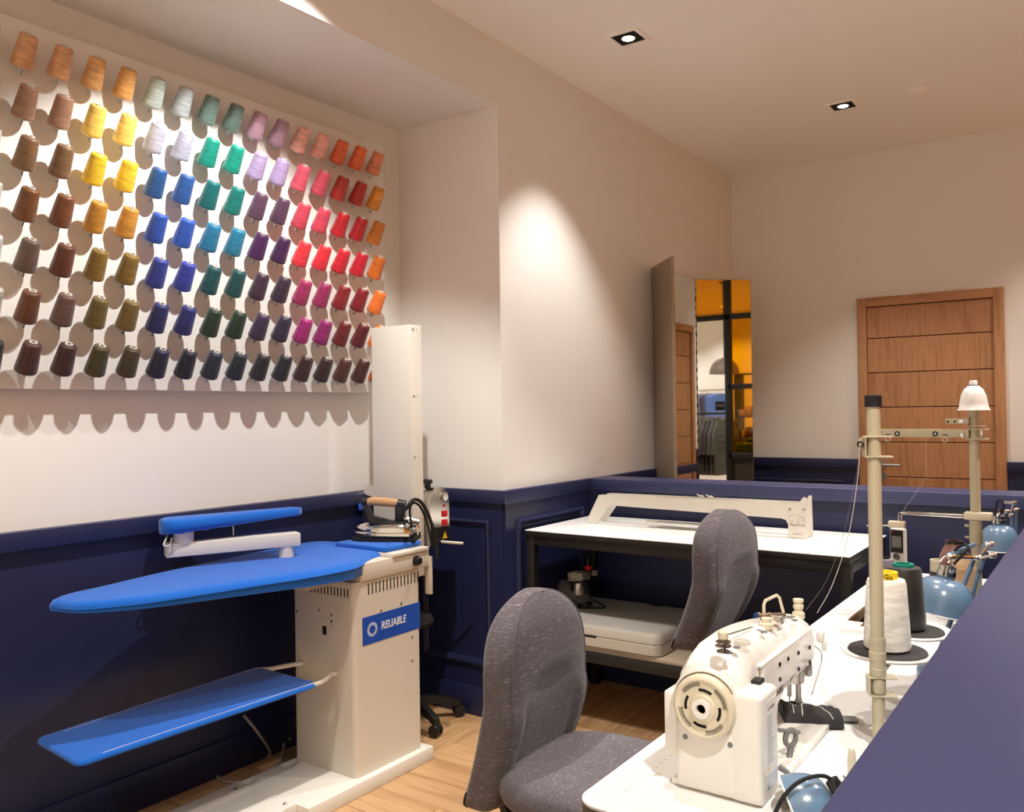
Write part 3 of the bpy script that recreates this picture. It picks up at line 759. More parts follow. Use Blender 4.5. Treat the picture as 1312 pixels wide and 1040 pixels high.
# grey power lead on the floor beside the base
cb = MB().tube([on(312, 916, x=-2.90), on(330, 938, x=-2.85), on(346, 966, z=.012), on(320, 974, z=.008), on(290, 985, z=.008), on(279, 994, z=.008), on(292, 1001, z=.008), on(322, 1000, z=.008), on(345, 987, z=.008), on(360, 972, z=.010), on(365, 950, z=.03), on(372, 946, z=.04)], .006, 8, 6).build('power_lead', m_cable)
tag(cb, 'grey power lead looped on the floor beside the ironing station', 'cable')

# ------------------------------------------------------------------ swivel chairs
def star_base(root, mesh_m, R=.30, n=5, a0=.3, hub_z=.11, cast=True):
    hb = MB().lathe([(.03, .05), (.038, .06), (.036, .13), (.028, .14)], 20).build('hub', mesh_m, root, world=False)
    for k in range(n):
        a = a0+2*PI*k/n
        M = Matrix.Rotation(a, 4, 'Z')
        l = MB(); rings = []
        for t in (0, .25, .5, .75, 1):
            r = .02+t*(R-.02); w = .022*(1-t)+.017*t; z1 = .125-.045*t*t; h = .045*(1-t)+.028*t
            rings.append([(r, -w, z1-h), (r, w, z1-h), (r, w*.8, z1), (r, -w*.8, z1)])
        l.loft(rings, M=M); lg = l.build('base_leg', mesh_m, root, world=False, ang=50)
        c = MB(); e = Vector((R-.005, 0, 0))
        c.cyl(e+Vector((0, 0, .045)), e+Vector((0, 0, .075)), .008, seg=10)
        c.rbox((R-.022, -.012, .03), (R+.012, .012, .056), .006)
        c2 = MB()
        for sgn in (-1, 1):
            c2.lathe([(.012, -.008), (.026, -.007), (.028, -.003), (.028, .003), (.026, .007), (.012, .008)], 20, Matrix.Translation((R-.01, sgn*.016, .0285)) @ Matrix.Rotation(PI/2, 4, 'X'))
        T = M @ Matrix.Translation(e) @ Matrix.Rotation(random.random()*5, 4, 'Z') @ Matrix.Translation(-e)
        for q in (c, c2): q.v = [T @ v for v in q.v]
        c.build('caster_fork', mesh_m, lg, world=False); c2.build('caster_wheel', m_black, lg, world=False)

def chair_back():
    """padded back: grid over the front outline, wrapped to a thinner rear shell"""
    NZ, NT = 60, 72
    rings = []
    H = .60
    for i in range(NZ+1):
        s = i/NZ
        ss = s if s < .6 else .6+.4*(1-(1-(s-.6)/.4)**2)
        # half width along the height
        if ss < .12: w = .162+.023*math.sin(ss/.12*PI/2)
        elif ss < .5: w = .185+.03*math.sin((ss-.12)/.38*PI/2)
        elif ss < .62: w = .215
        else:
            q = (ss-.62)/.38; w = .215*max(0, 1-q**2.6)**.5
        if ss < .05: w *= .8+.2*math.sqrt(1-(1-ss/.05)**2)
        th = .062*(1-max(0, (ss-.8)/.2)**2*.55)
        if ss < .05: th *= .75+.25*math.sqrt(1-(1-ss/.05)**2)
        w = max(w, .004); th = max(th, .006)
        xc = -.115*(1-min(1, ss/.55))**1.4-.015*max(0, ss-.6)**2*4
        ring = []
        for k in range(NT):
            a = 2*PI*k/NT
            c, sn = math.cos(a), math.sin(a)
            yy = w*math.copysign(abs(sn)**.62, sn)
            xx = th*math.copysign(abs(c)**.55, c)
            d = 0
            if c > .15:
                fy = yy/.215
                # concave seat of the back, deepest below an arched crease
                arch = .66-.05*(fy/.6)**2
                if ss < arch:
                    dd = arch-ss
                    d -= .015*(1-math.exp(-dd/.012))*max(0, 1-(abs(fy+.05)/.62)**2)*math.exp(-max(0, dd-.10)*4)
                # side bolsters on the lower half
                bl = max(0, 1-((ss-.28)/.27)**4) if abs(ss-.28) < .27 else 0
                edge = 1/(1+math.exp(-(abs(fy)-.60)/.025))
                d += .016*bl*edge*max(0, 1-((abs(fy)-.8)/.3)**2)
                d -= .011*bl*math.exp(-((abs(fy)-.60)/.03)**2)
                d -= .010*(1-fy*fy)*(.5-abs(ss-.45))
            ring.append((xc+xx+d, yy, .50+ss*H))
        rings.append(ring)
    m = MB(); m.loft(rings); return m, rings
def office_chair(label, loc, rotz, dz=0, sz=0, sy=1.0, szz=1.0):
    r = thing('office_chair', loc, label, 'chair', rotz)
    m, rings = chair_back()
    bx = -.235
    bk = m.build('backrest', m_fabric, r, world=False, ang=75)
    bk.location = (bx, 0, .50*(1-szz)+dz); bk.scale = (1, sy, szz)
    # seam piping on the border of the front face
    NT = len(rings[0])
    kL, kR = int(NT*.155), NT-int(NT*.155)
    pts = [Vector(rings[i][kL])+Vector((.001, 0, 0)) for i in range(6, len(rings)-3)]+[Vector(rings[-3][0])]+[Vector(rings[i][kR])+Vector((.001, 0, 0)) for i in range(len(rings)-4, 5, -1)]
    sp = MB().tube(pts, .0022, 6).build('piping', m_fabric, bk, world=False)
    # zip of the cover at the lower corner
    zp = MB()
    zl = [Vector(rings[i][int(NT*.30)])*1.0+Vector((0, .001, 0)) for i in range(0, 7)]
    zp.tube(zl, .004, 6); zl = [Vector(rings[i][int(NT*.70)])+Vector((0, -.001, 0)) for i in range(0, 7)]
    zp.tube(zl, .004, 6); zp.build('zip', m_rubber, bk, world=False)
    # seat cushion
    st_ = MB(); out = []
    for k in range(48):
        a = 2*PI*k/48; c, s_ = math.cos(a), math.sin(a)
        out.append((.245*math.copysign(abs(c)**.7, c), .245*math.copysign(abs(s_)**.7, s_)))
    rg = []
    for sc_, z in ((.86, .405), (.97, .412), (1.0, .435), (.99, .465), (.94, .486), (.8, .496), (.5, .494), (.15, .490)):
        rg.append([(x*sc_*1.12-.015, y*sc_, z+sz-.02*max(0, x)**2*8) for x, y in out])
    st_.loft(rg); sc2 = st_.build('seat', m_fabric2, r, world=False, ang=75)
    MB().rbox((-.18, -.2, .392+sz), (.2, .2, .408+sz), .01).build('seat_pan', m_black, r, world=False)
    MB().tube([(-.05, 0, .38+sz), (-.22, 0, .385+sz), (-.33, 0, .43+dz), (-.37, 0, .52+dz), (-.325, 0, .68+dz)], .016, 10, 5).build('back_bracket', m_black, r, world=False)
    MB().cyl((0, 0, .12), (0, 0, .395+sz), .024, seg=16).build('gas_column', m_black, r, world=False)
    MB().tube([(.02, -.1, .385+sz), (.03, -.24, .385+sz), (.03, -.28, .38+sz)], .006, 8, 3).build('height_lever', m_black, r, world=False)
    star_base(r, m_black)
    return r
office_chair('charcoal flecked office chair pulled up to the sewing machine', (-1.115, 2.01, 0), 0, -.160, .0)
office_chair('charcoal flecked office chair between the work table and the empty sewing table', (-.925, 2.97, 0), 0, .085, .12, 1.06, .82)

# stool behind the ironing cabinet, only its star base shows
so = Vector((-2.705, 2.965, 0))
stool = thing('swivel_stool', (so.x, so.y, 0), 'black swivel stool on a star base with casters behind the ironing cabinet', 'stool')
star_base(stool, m_black, .232, 5, math.radians(-18))
MB().cyl((0, 0, .12), (0, 0, .45), .022, seg=14).build('gas_column', m_black, stool, world=False)
MB().lathe([(.08, .45), (.105, .455), (.115, .475), (.105, .50), (.08, .508), (.001, .506)], 28).build('seat', m_rubber, stool, world=False)

# ------------------------------------------------------------------ work table against the far half wall
TX0, TX1, TY0, TY1 = -2.285, -.815, 3.315, 3.945
wt = thing('work_table', ((TX0+TX1)/2, (TY0+TY1)/2, 0), 'long white work table on a black steel frame with a pale lower shelf', 'table')
MB().rbox((TX0, TY0, DZ-.004), (TX1, TY1, DZ), .0015).build('table_top', m_top, wt)
MB().rbox((TX0, TY0, DZ-.028), (TX1, TY1, DZ-.004), .0015).build('table_edge', m_blacksteel, wt)
L_ = .04
for x in (TX0, TX1-L_):
    for y in (TY0+.012, TY1-L_):
        MB().rbox((x, y, 0), (x+L_, y+L_, DZ-.028), .002).build('leg', m_blacksteel, wt)
for y in (TY0+.012, TY1-L_):
    MB().rbox((TX0+L_, y, DZ-.07), (TX1-L_, y+L_, DZ-.030), .002).build('rail', m_blacksteel, wt)
for x in (TX0, TX1-L_):
    MB().rbox((x, TY0+.012+L_, DZ-.07), (x+L_, TY1-L_, DZ-.030), .002).build('rail', m_blacksteel, wt)
SZ = on(752, 829, y=TY0+.03).z
MB().rbox((TX0+.002, TY0+.05, SZ-.022), (TX1-.002, TY1-.04, SZ), .002).build('lower_shelf', m_shelf, wt)
for y in (TY0+.012, TY1-L_):
    MB().rbox((TX0+L_, y, SZ-.062), (TX1-L_, y+L_, SZ-.022), .002).build('rail', m_blacksteel, wt)
# pattern cutter bridge standing on the table
fr = on(1034, 691, z=DZ); fl = on(757, 671, z=DZ)
PYF = (fr.y+fl.y)/2
br = thing('ruler_stand', ((fr.x+fl.x)/2, PYF+.05, DZ), 'long white slotted bench stand with printed end plate on the work table', 'bench stand')
def bridge_plate(y0, name, dx=0, dzz=0):
    P = lambda u, v: on(u, v, y=PYF)
    o_ = [P(756, 671), P(752, 666), P(767, 634), P(772, 633.5), P(1023, 645), P(1029, 637), P(1032, 637), P(1034, 690), P(1010, 688), P(1010, 672), P(1007, 666), P(1001, 664), P(785, 647.5), P(780, 648), P(764, 672)]
    out = [(p.x+dx, max(p.z, DZ+.0005)) for p in o_]
    m = MB(); m.prism(out, 0, .006, frame((0, y0+.006, 0), (1, 0, 0), (0, 0, 1)))
    return m.build(name, m_steelw, br, False)
f1 = bridge_plate(PYF, 'front_plate')
f2 = bridge_plate(PYF+.085, 'rear_plate')
xr = fr.x
MB().box((xr-.012, PYF+.006, DZ+.004), (xr-.008, PYF+.085, on(1034, 650, y=PYF).z)).build('end_plate', m_steelw, br, False)
MB().box((fl.x-.0, PYF-.002, DZ), (xr-.1, PYF+.004, DZ+.002)).build('base_strip', m_steelw, br, False)
MB().box((fl.x+.02, PYF+.08, DZ), (xr-.1, PYF+.086, DZ+.002)).build('base_strip', m_steelw, br, False)
zt1 = on(900, 645, y=PYF).z
MB().box((fl.x+.33, PYF+.012, zt1-.015), (xr-.32, PYF+.08, zt1-.011)).build('top_strip', m_grey, br, False)
MB().box((fl.x+.29, PYF+.012, zt1-.105), (xr-.5, PYF+.05, zt1-.098)).build('slide_bar', m_lgrey, br, False)
for u, v in ((1012, 652.5), (1030, 653)):
    p = on(u, v, y=PYF); MB().lathe([(.0065, 0), (.0065, .002), (.004, .0035)], 12, align(p, p+Vector((0, -1, 0)))).build('screw', m_steel, br)
tp = on(1022, 672.5, y=PYF)
text_part('lettering', 'Supernova', .0155, frame((tp.x, PYF-.0003, tp.z), (1, 0, 0), (0, 0, 1)), m_greyprint, f1, .0002)
lg = MB(); c0 = on(1021, 665, y=PYF)
def arc(cx, cz, rx, rz, a0, a1, n=12):
    pts = [Vector((c0.x+cx+rx*math.cos(math.radians(a0+(a1-a0)*i/n)), PYF-.0003, c0.z+cz+rz*math.sin(math.radians(a0+(a1-a0)*i/n)))) for i in range(n+1)]
    lg.tube(pts, .0006, 4)
arc(-.008, .002, .028, .017, 0, 200); arc(.02, .001, .012, .011, -60, 230); arc(.034, -.002, .012, .005, 100, 280); arc(-.024, -.012, .006, .006, 0, 360); arc(.004, -.012, .005, .006, 90, 420)
lg.build('line_emblem', m_greyprint, f1)
t9 = on(1022, 684, y=PYF)
text_part('small_print', 'TABLE STAND', .006, frame((t9.x, PYF-.0003, t9.z), (1, 0, 0), (0, 0, 1)), m_greyprint, f1, .0002)
# bow of thread lying on the bridge
bwp = on(899, 636, y=PYF+.03)
bo_ = MB()
for dx_ in (-.018, .026):
    bo_.tube([bwp+Vector((dx_, 0, -.005)), bwp+Vector((dx_+.014, .004, .004)), bwp+Vector((dx_+.028, 0, .001)), bwp+Vector((dx_+.012, -.004, .003)), bwp+Vector((dx_-.006, .002, .009))], .0022, 6, 4)
bo_.build('knotted_cord', m_thread_line, br)

# ------------------------------------------------------------------ things on the lower shelf
cf = [on(708, 824, z=SZ), on(838, 842, z=SZ)]
cs = thing('equipment_case', (-1.55, 3.62, SZ), 'flat off-white plastic equipment case lying on the lower shelf', 'case')
q1 = on(838, 842, z=SZ); q2 = on(881, 815, z=SZ); yb_ = TY1-.06
cx1 = q1.x+.03; cy0 = q1.y-.01; cx0 = cx1-.86
hz_ = .052
m = MB(); m.prism(rrect(cx0, cy0, cx1, yb_, .04), SZ+.003, SZ+hz_); m.build('case_bottom', m_lgrey, cs, ang=40, bevel=.004)
m = MB(); o_ = rrect(cx0, cy0, cx1, yb_, .04); cen = Vector(((cx0+cx1)/2, (cy0+yb_)/2, 0))
rg = []
for ins, z in ((.0, SZ+hz_+.003), (.0, SZ+hz_+.035), (.008, SZ+hz_+.045), (.02, SZ+hz_+.05)):
    rg.append([Vector((p.x, p.y, z)) for p in scaled([Vector((a, b, 0)) for a, b in o_], ins)])
m.loft(rg); m.build('case_lid', m_lgrey, cs, ang=40)
MB().box((cx0+.02, cy0+.004, SZ+hz_), (cx1-.02, yb_-.004, SZ+hz_+.003)).build('seam', m_slot, cs, False)
cxm = (cx0+cx1)/2
MB().rbox((cxm-.20, cy0-.003, SZ+hz_-.006), (cxm+.12, cy0+.003, SZ+hz_+.004), .002).build('latch', m_slot, cs)
# compressor
cp0 = Vector((on(738, 772, y=3.66).x, 3.66, SZ+hz_+.05))
co = thing('mini_compressor', cp0, 'small grey piston air compressor with ribbed head on the white case', 'compressor')
k_ = .95
o = MB()
ax = Vector((.62, -.2, 0)).normalized()
o.cyl(Vector((-.10, .05, .062)), Vector((.04, -.01, .062)), .048, .046, 24); o.build('motor', m_grey, co, world=False)
o = MB().lathe([(.044, 0), (.046, .02), (.04, .06), (.037, .065)], 22, Matrix.Translation((.02, 0, .06))); o.build('cylinder', m_steel, co, world=False)
hd_ = MB()
for j in range(4): hd_.rbox((-.022, -.042, .125+j*.011), (.062, .042, .132+j*.011), .003)
hd_.rbox((-.012, -.032, .125), (.052, .032, .168), .004); hd_.build('cylinder_head', m_lgrey, co, world=False)
MB().tube([(-.03, -.045, .13), (.0, -.06, .125), (.05, -.05, .128), (.07, 0, .13)], .004, 8, 4).build('wire', m_rubber, co, world=False)
MB().cyl((.10, .02, .155), (.10, .02, .18), .016, seg=16).build('regulator_cap', m_grey, co, world=False)
MB().tube([(.05, .02, .15), (.08, .02, .158), (.10, .02, .158)], .006, 8, 2).build('outlet_pipe', m_steel, co, world=False)
MB().lathe([(.016, .17), (.020, .175), (.020, .19), (.014, .195)], 16, Matrix.Translation((.045, .05, 0))).build('red_collar', m_red, co, world=False)
MB().cyl((.045, .05, .14), (.045, .05, .23), .011, seg=12).build('filter', m_black, co, world=False)
ft = MB()
for x, y in ((-.09, .06), (-.06, -.01), (.05, -.045), (.06, .03)):
    ft.lathe([(.018, 0), (.018, .006), (.01, .016)], 12, Matrix.Translation((x, y, 0)))
ft.build('rubber_feet', m_rubber, co, world=False)
MB().tube([(.07, .03, .03), (.14, .02, .012), (.16, .0, .006), (.10, -.05, .006), (.05, -.06, .006), (.12, -.03, .01)], .004, 8, 5).build('coiled_lead', m_rubber, co, world=False)
# black lead across the back of the case
cl = MB().tube([on(762, 774, y=3.84), on(810, 775.5, y=3.84), on(875, 777, y=3.83), on(892, 789, y=3.75), on(905, 802, y=3.7)], .003, 6, 5).build('thin_lead', m_rubber)
tag(cl, 'thin black lead trailing over the back of the white case', 'cable')

# ------------------------------------------------------------------ sewing tables along the near half wall
SX0, SX1 = -.768, -.232
def table_legs(root, y0, y1):
    for y in (y0+.16, y1-.16):
        f = MB().rbox((SX0+.06, y-.03, 0), (SX1-.04, y+.03, .03), .004).build('foot', m_ivory, root)
        MB().rbox((SX0+.22, y-.03, .03), (SX0+.28, y+.03, TZ-.06), .004).build('leg', m_ivory, root)
        MB().rbox((SX0+.06, y-.02, TZ-.06), (SX1-.06, y+.02, TZ-.035), .004).build('bearer', m_ivory, root)
def plain_top(root, y0, y1):
    MB().prism(rrect(SX0, y0, SX1, y1, .045, 8), TZ-.004, TZ).build('table_top', m_top, root, ang=40)
    MB().prism(rrect(SX0, y0, SX1, y1, .045, 8), TZ-.034, TZ-.004).build('edge_band', m_tedge, root, ang=40)
ta = thing('sewing_table', (-.5, 1.86, 0), 'white sewing table with rounded corners under the sewing machine', 'table')
plain_top(ta, 1.245, 2.462); table_legs(ta, 1.245, 2.462)
rl = MB()
for k in range(30):
    h = .012 if k % 5 == 0 else .007
    rl.box((SX0+.055, 1.33+k*.02, TZ), (SX0+.055+h, 1.331+k*.02, TZ+.0003))
rl.build('ruler_marks', m_greyprint, ta, False)
for y in (1.42, 1.53):
    MB().lathe([(.007, 0), (.007, .0006), (.001, .0007)], 14, Matrix.Translation((SX0+.075, y, TZ))).build('screw_cap', m_lgrey, ta)
tb = thing('sewing_table', (-.5, 3.08, 0), 'white sewing table with an empty machine cutout, beside the work table', 'table')
hx0, hx1, hy0, hy1 = -.692, -.512, 2.765, 3.25
def grid_top(x, y, hole, z0, z1):
    m = MB(); vs = []; idx = {}
    for k, z in enumerate((z0, z1)):
        for j, yy in enumerate(y):
            for i, xx in enumerate(x): idx[i, j, k] = len(vs); vs.append((xx, yy, z))
    nx, ny = len(x)-1, len(y)-1
    full = lambda i, j: 0 <= i < nx and 0 <= j < ny and (i, j) not in hole
    for i in range(nx):
        for j in range(ny):
            if not full(i, j): continue
            q = lambda a, b, k: idx[a, b, k]
            m.f.append((q(i,j,1), q(i+1,j,1), q(i+1,j+1,1), q(i,j+1,1))); m.mi.append(0)
            m.f.append((q(i,j,0), q(i,j+1,0), q(i+1,j+1,0), q(i+1,j,0))); m.mi.append(0)
            for di, dj, e in ((-1,0,((i,j+1),(i,j))), (1,0,((i+1,j),(i+1,j+1))), (0,-1,((i,j),(i+1,j))), (0,1,((i+1,j+1),(i,j+1)))):
                if not full(i+di, j+dj):
                    a, b = e
                    m.f.append((q(*a,0), q(*b,0), q(*b,1), q(*a,1))); m.mi.append(1 if (i+di, j+dj) in hole else 0)
    m.v = [Vector(v) for v in vs]; return m
gx = [SX0, hx0, hx0+.05, hx1, SX1]; gy = [2.468, hy0-.05, hy0, hy1, 3.69]
hole = {(1, 2), (2, 2), (2, 1)}
grid_top(gx, gy, hole, TZ-.004, TZ).build('table_top', [m_top, m_ply], tb, False)
grid_top(gx, gy, hole, TZ-.034, TZ-.004).build('edge_band', [m_tedge, m_ply], tb, False)
for z in (TZ-.012, TZ-.02, TZ-.028):
    MB().box((hx0-.0005, hy0, z), (hx0+.0015, hy1, z+.003)).build('ply_layer', m_tedge, tb, False)
table_legs(tb, 2.5, 3.66)
tcn = thing('sewing_table', (-.5, .6, 0), 'white sewing table with rounded corner in front of the machine table', 'table')
plain_top(tcn, .02, 1.212); table_legs(tcn, .02, 1.212)

# ------------------------------------------------------------------ industrial sewing machine
sw = thing('sewing_machine', (-.57, 1.62, TZ), 'off-white industrial sewing machine with round motor wheel facing the aisle', 'sewing machine')
MB().rbox((-.655, 1.40, TZ+.0005), (-.490, 1.852, TZ+.013), .002).build('bed', m_offw, sw)
def sect(x0, x1, z0, z1, y, ch=.03):
    return [(x1, y, z0), (x1, y, z1-ch*1.3), (x1-ch*.35, y, z1-ch*.55), (x1-ch, y, z1-ch*.08), (x1-ch*1.4, y, z1), (x0+.035, y, z1), (x0+.018, y, z1-.006), (x0+.006, y, z1-.022), (x0, y, z1-.045), (x0, y, z0)]
m = MB()
m.loft([sect(-.636, -.535, .82, .985, 1.398), sect(-.643, -.528, .815, 1.002, 1.406), sect(-.645, -.526, TZ+.014, 1.014, 1.43), sect(-.645, -.527, TZ+.013, 1.026, 1.47), sect(-.645, -.528, TZ+.013, 1.03, 1.55), sect(-.645, -.528, TZ+.013, 1.029, 1.575), sect(-.645, -.528, .885, 1.028, 1.60), sect(-.644, -.529, .903, 1.024, 1.65), sect(-.642, -.53, .907, 1.014, 1.74), sect(-.640, -.531, .906, 1.006, 1.80), sect(-.638, -.532, .906, 1.000, 1.85), sect(-.634, -.536, .912, .99, 1.872), sect(-.626, -.545, .92, .975, 1.884)][::-1])
m.build('arm_casting', m_offw, sw, ang=32, bevel=.003)
MB().rbox((-.626, 1.785, .868), (-.548, 1.868, .91), .006).build('face_head', m_offw, sw)
# motor housing below the wheel and the control box at its rear side
MB().rbox((-.642, 1.3882, .784), (-.487, 1.48, .90), .010, 3).build('motor_housing', m_offw, sw)
cbx = MB().rbox((-.545, 1.388, .783), (-.486, 1.476, .968), .010, 3).build('control_box', m_offw, sw)
MB().rbox((-.668, 1.40, .83), (-.643, 1.47, .944), .004).build('side_box', m_offw, sw)
wc = on(899, 908, y=1.372)
CW = frame((wc.x, 1.392, wc.z), (1, 0, 0), (0, 0, 1))          # local z points to -y
MB().lathe([(.060, -.03), (.0635, -.004), (.062, .002), (.0585, .003), (.0585, -.006)], 40, CW, False, False).build('wheel_collar', m_offw, sw, ang=50)
hwheel = MB().lathe([(.055, -.004), (.0555, .010), (.053, .0165), (.049, .0185), (.044, .017), (.042, .0155), (.024, .0165), (.022, .019), (.0165, .020), (.016, .024), (.009, .0245), (.0075, .022), (.0075, .012), (.001, .012)], 48, CW).build('handwheel', m_cream, sw, ang=40)
MB().lathe([(.0165, .0205), (.016, .0246), (.009, .0249), (.0085, .0235)], 28, CW, False, False).build('hub_ring', m_white, hwheel)
MB().lathe([(.0078, .0195), (.001, .0195)], 20, CW).build('hub_hole', m_slot, hwheel)
for k in range(4):
    a0 = math.radians(90*k+18+40)
    pts = []
    for r_, n_ in ((.0285, 1), (.0335, -1)):
        rg = [a0+math.radians(44)*i/8 for i in range(9)]
        if n_ < 0: rg = rg[::-1]
        pts += [(r_*math.cos(a), r_*math.sin(a)) for a in rg]
    MB().prism(pts, .0150, .01685, CW).build('wheel_slot', m_slot, hwheel, False)
    dots = MB()
    for i in range(10):
        for j in range(3):
            a = math.radians(90*k+8)+math.radians(46)*(i+.5*(j % 2))/9; r_ = .0385+.0028*j
            dots.lathe([(.0011, 0), (.0011, .0008)], 6, CW @ Matrix.Translation((r_*math.cos(a), r_*math.sin(a), .0158 if j < 2 else .0168)))
    dots.build('vent_dots', m_slot, hwheel)
for u, v in ((878, 943.5), (935.5, 954)):
    p = on(u, v, y=1.388); MB().lathe([(.0048, -.002), (.0048, .0006), (.001, .0004)], 14, frame((p.x, 1.388, p.z), (1, 0, 0), (0, 0, 1))).build('cover_screw', m_grey, sw)
# rating sticker
lb = MB().box((-.4862, 1.410, .803), (-.4856, 1.462, .952)).build('rating_label', m_label, cbx, False)
tl = MB()
for k in range(16):
    z = .925-k*.0052
    tl.box((-.4856, 1.416, z), (-.4854, 1.416+.034*(.6+.4*random.random()), z+.0014))
tl.box((-.4856, 1.430, .936), (-.4854, 1.452, .941)); tl.lathe([(.0035, 0), (.0035, .0002)], 10, frame((-.4856, 1.422, .9385), (0, 1, 0), (0, 0, 1)))
tl.build('label_print', m_greyprint, cbx, False)
MB().box((-.4856, 1.411, .8035), (-.4854, 1.461, .828)).build('blue_strip', m_lampblue, cbx, False)
MB().prism([(-.004, -.004), (.004, -.004), (0, .005)], 0, .0003, frame((-.4856, 1.418, .8405), (0, 1, 0), (0, 0, 1))).build('warning_triangle', m_yellow, cbx, False)
MB().rbox((-.525, 1.448, .966), (-.508, 1.472, .975), .002, 2).build('rocker_switch', m_black, cbx)
text_part('lettering', 'RELIABLE', .017, frame((-.5278, 1.600, .909), (0, 1, 0), (0, 0, 1)), m_greyprint, sw, .0002)
# rear cover plate with screws
bp = MB().rbox((-.531, 1.50, .925), (-.519, 1.80, .985), .002).build('rear_cover', m_offw, sw)
MB().rbox((-.531, 1.49, .984), (-.5185, 1.80, .990), .002).build('cover_ridge', m_offw, sw)
for y, z in ((1.585, .968), (1.635, .966), (1.70, .962), (1.585, .94), (1.70, .93), (1.775, .955), (1.775, .925)):
    MB().lathe([(.0042, -.0005), (.0042, .0022), (.003, .003), (.001, .003)], 12, align((-.519, y, z), (-.51, y, z))).build('screw', m_black, sw)
# fittings on top of the arm
def on_arm(u, v): return on(u, v, z=1.02)
def topz(y): return 1.03-(max(0, y-1.575)/.3)*.03
def pot(name, u, v, prof, m_, zadd=0, seg=16):
    p = on(u, v, z=1.03); p = on(u, v, z=topz(p.y))
    return MB().lathe([(r, z) for r, z in prof], seg, Matrix.Translation((p.x, p.y, topz(p.y)+zadd))).build(name, m_, sw)
pot('thread_tension', 927, 835, [(.012, 0), (.012, .002), (.004, .003), (.004, .009), (.014, .010), (.014, .0115), (.004, .0125), (.004, .016), (.013, .017), (.013, .0185), (.004, .0195), (.004, .022)], m_steel)
pot('tension_knob', 927, 835, [(.0075, .022), (.009, .024), (.009, .034), (.007, .036), (.001, .036)], m_cream)
pot('oil_window', 951, 823, [(.016, -.002), (.014, .003), (.007, .006), (.001, .006)], m_clear)
for u, v in ((944, 829), (934, 836), (979, 809), (1015, 786), (1018, 791), (1008, 786)): pot('plug', u, v, [(.0065, -.001), (.006, .0012), (.001, .0014)], m_grey)
pot('guide_base', 982, 801, [(.014, -.004), (.014, .006), (.010, .008), (.010, .016), (.001, .017)], m_cream)
gp = on(982, 801, z=topz(1.7)); gz_ = topz(1.72)
m = MB(); m.cyl((gp.x-.012, gp.y-.012, gz_+.018), (gp.x+.004, gp.y+.014, gz_+.020), .006, seg=12); m.lathe([(.011, -.004), (.011, .003)], 16, align((gp.x-.012, gp.y-.012, gz_+.018), (gp.x+.004, gp.y+.014, gz_+.020)))
m.rbox((gp.x+.006, gp.y+.0, gz_+.006), (gp.x+.03, gp.y+.03, gz_+.024), .002); m.rbox((gp.x-.02, gp.y+.006, gz_+.012), (gp.x-.004, gp.y+.02, gz_+.022), .002)
m.build('bobbin_winder', m_chrome, sw)
h0 = on(979, 797, z=gz_); h1 = on(999, 786, z=gz_-.005)
MB().tube([h0, h0+Vector((0, 0, .035)), h0+Vector((.002, .004, .043)), h1+Vector((-.004, -.006, .040)), h1+Vector((0, 0, .034)), h1+Vector((.006, .006, .002))], .0032, 8).build('thread_bail', m_cream, sw)
p = on(1023, 785, z=topz(1.85))
m = MB(); m.lathe([(.013, -.006), (.013, .006), (.009, .008), (.0085, .014), (.011, .016), (.011, .022), (.009, .024), (.0085, .027), (.011, .029), (.011, .035), (.001, .036)], 16, Matrix.Translation((p.x, p.y, topz(p.y)-.004))); m.build('presser_dial', m_cream, sw)
MB().tube([on(929, 814, z=1.045), on(945, 809, z=1.04), on(964, 803, z=1.035)], .0015, 6).build('thread_wire', m_steel, sw)
for u, v in ((973, 813), (994, 808)):
    p = on(u, v, z=1.018); MB().rbox((p.x-.006, p.y-.004, 1.018), (p.x+.006, p.y+.004, 1.027), .001).build('thread_guide', m_chrome, sw)
# levers and needle parts at the far head
m = MB(); p = on(1050, 815, x=-.545)
m.rbox((p.x-.006, p.y-.008, p.z-.012), (p.x+.01, p.y+.01, p.z+.012), .004); m.rbox((p.x+.004, p.y-.004, p.z-.032), (p.x+.014, p.y+.008, p.z-.006), .004); m.build('presser_lifter', m_offw, sw)
hy = 1.828
m = MB(); m.cyl((-.578, hy, .868), (-.578, hy, .83), .005, seg=12); m.cyl((-.578, hy, .83), (-.578, hy, .80), .0012, seg=6); m.build('needle_bar', m_steel, sw)
m = MB(); m.cyl((-.56, hy+.004, .868), (-.56, hy+.004, .815), .006, seg=12); m.rbox((-.573, hy-.018, .801), (-.552, hy+.02, .806), .001); m.rbox((-.567, hy-.004, .806), (-.553, hy+.010, .826), .002); m.build('presser_foot', m_steel, sw)
MB().rbox((-.550, 1.80, .868), (-.541, 1.815, .925), .003).build('thread_guard', m_steel, sw)
MB().rbox((-.548, 1.845, .872), (-.538, 1.862, .90), .002).build('thread_clip', m_steel, sw)
MB().tube([on(1036, 822, x=-.545), on(1053, 838, x=-.535), on(1046, 870, x=-.538), on(1040, 890, x=-.540)], .0014, 6, 4).build('take_up_wire', m_steel, sw)
MB().tube([on(1012, 852, x=-.535), on(1016, 862, x=-.53), on(1012, 872, x=-.53)], .0022, 6, 3).build('hook', m_steel, sw)
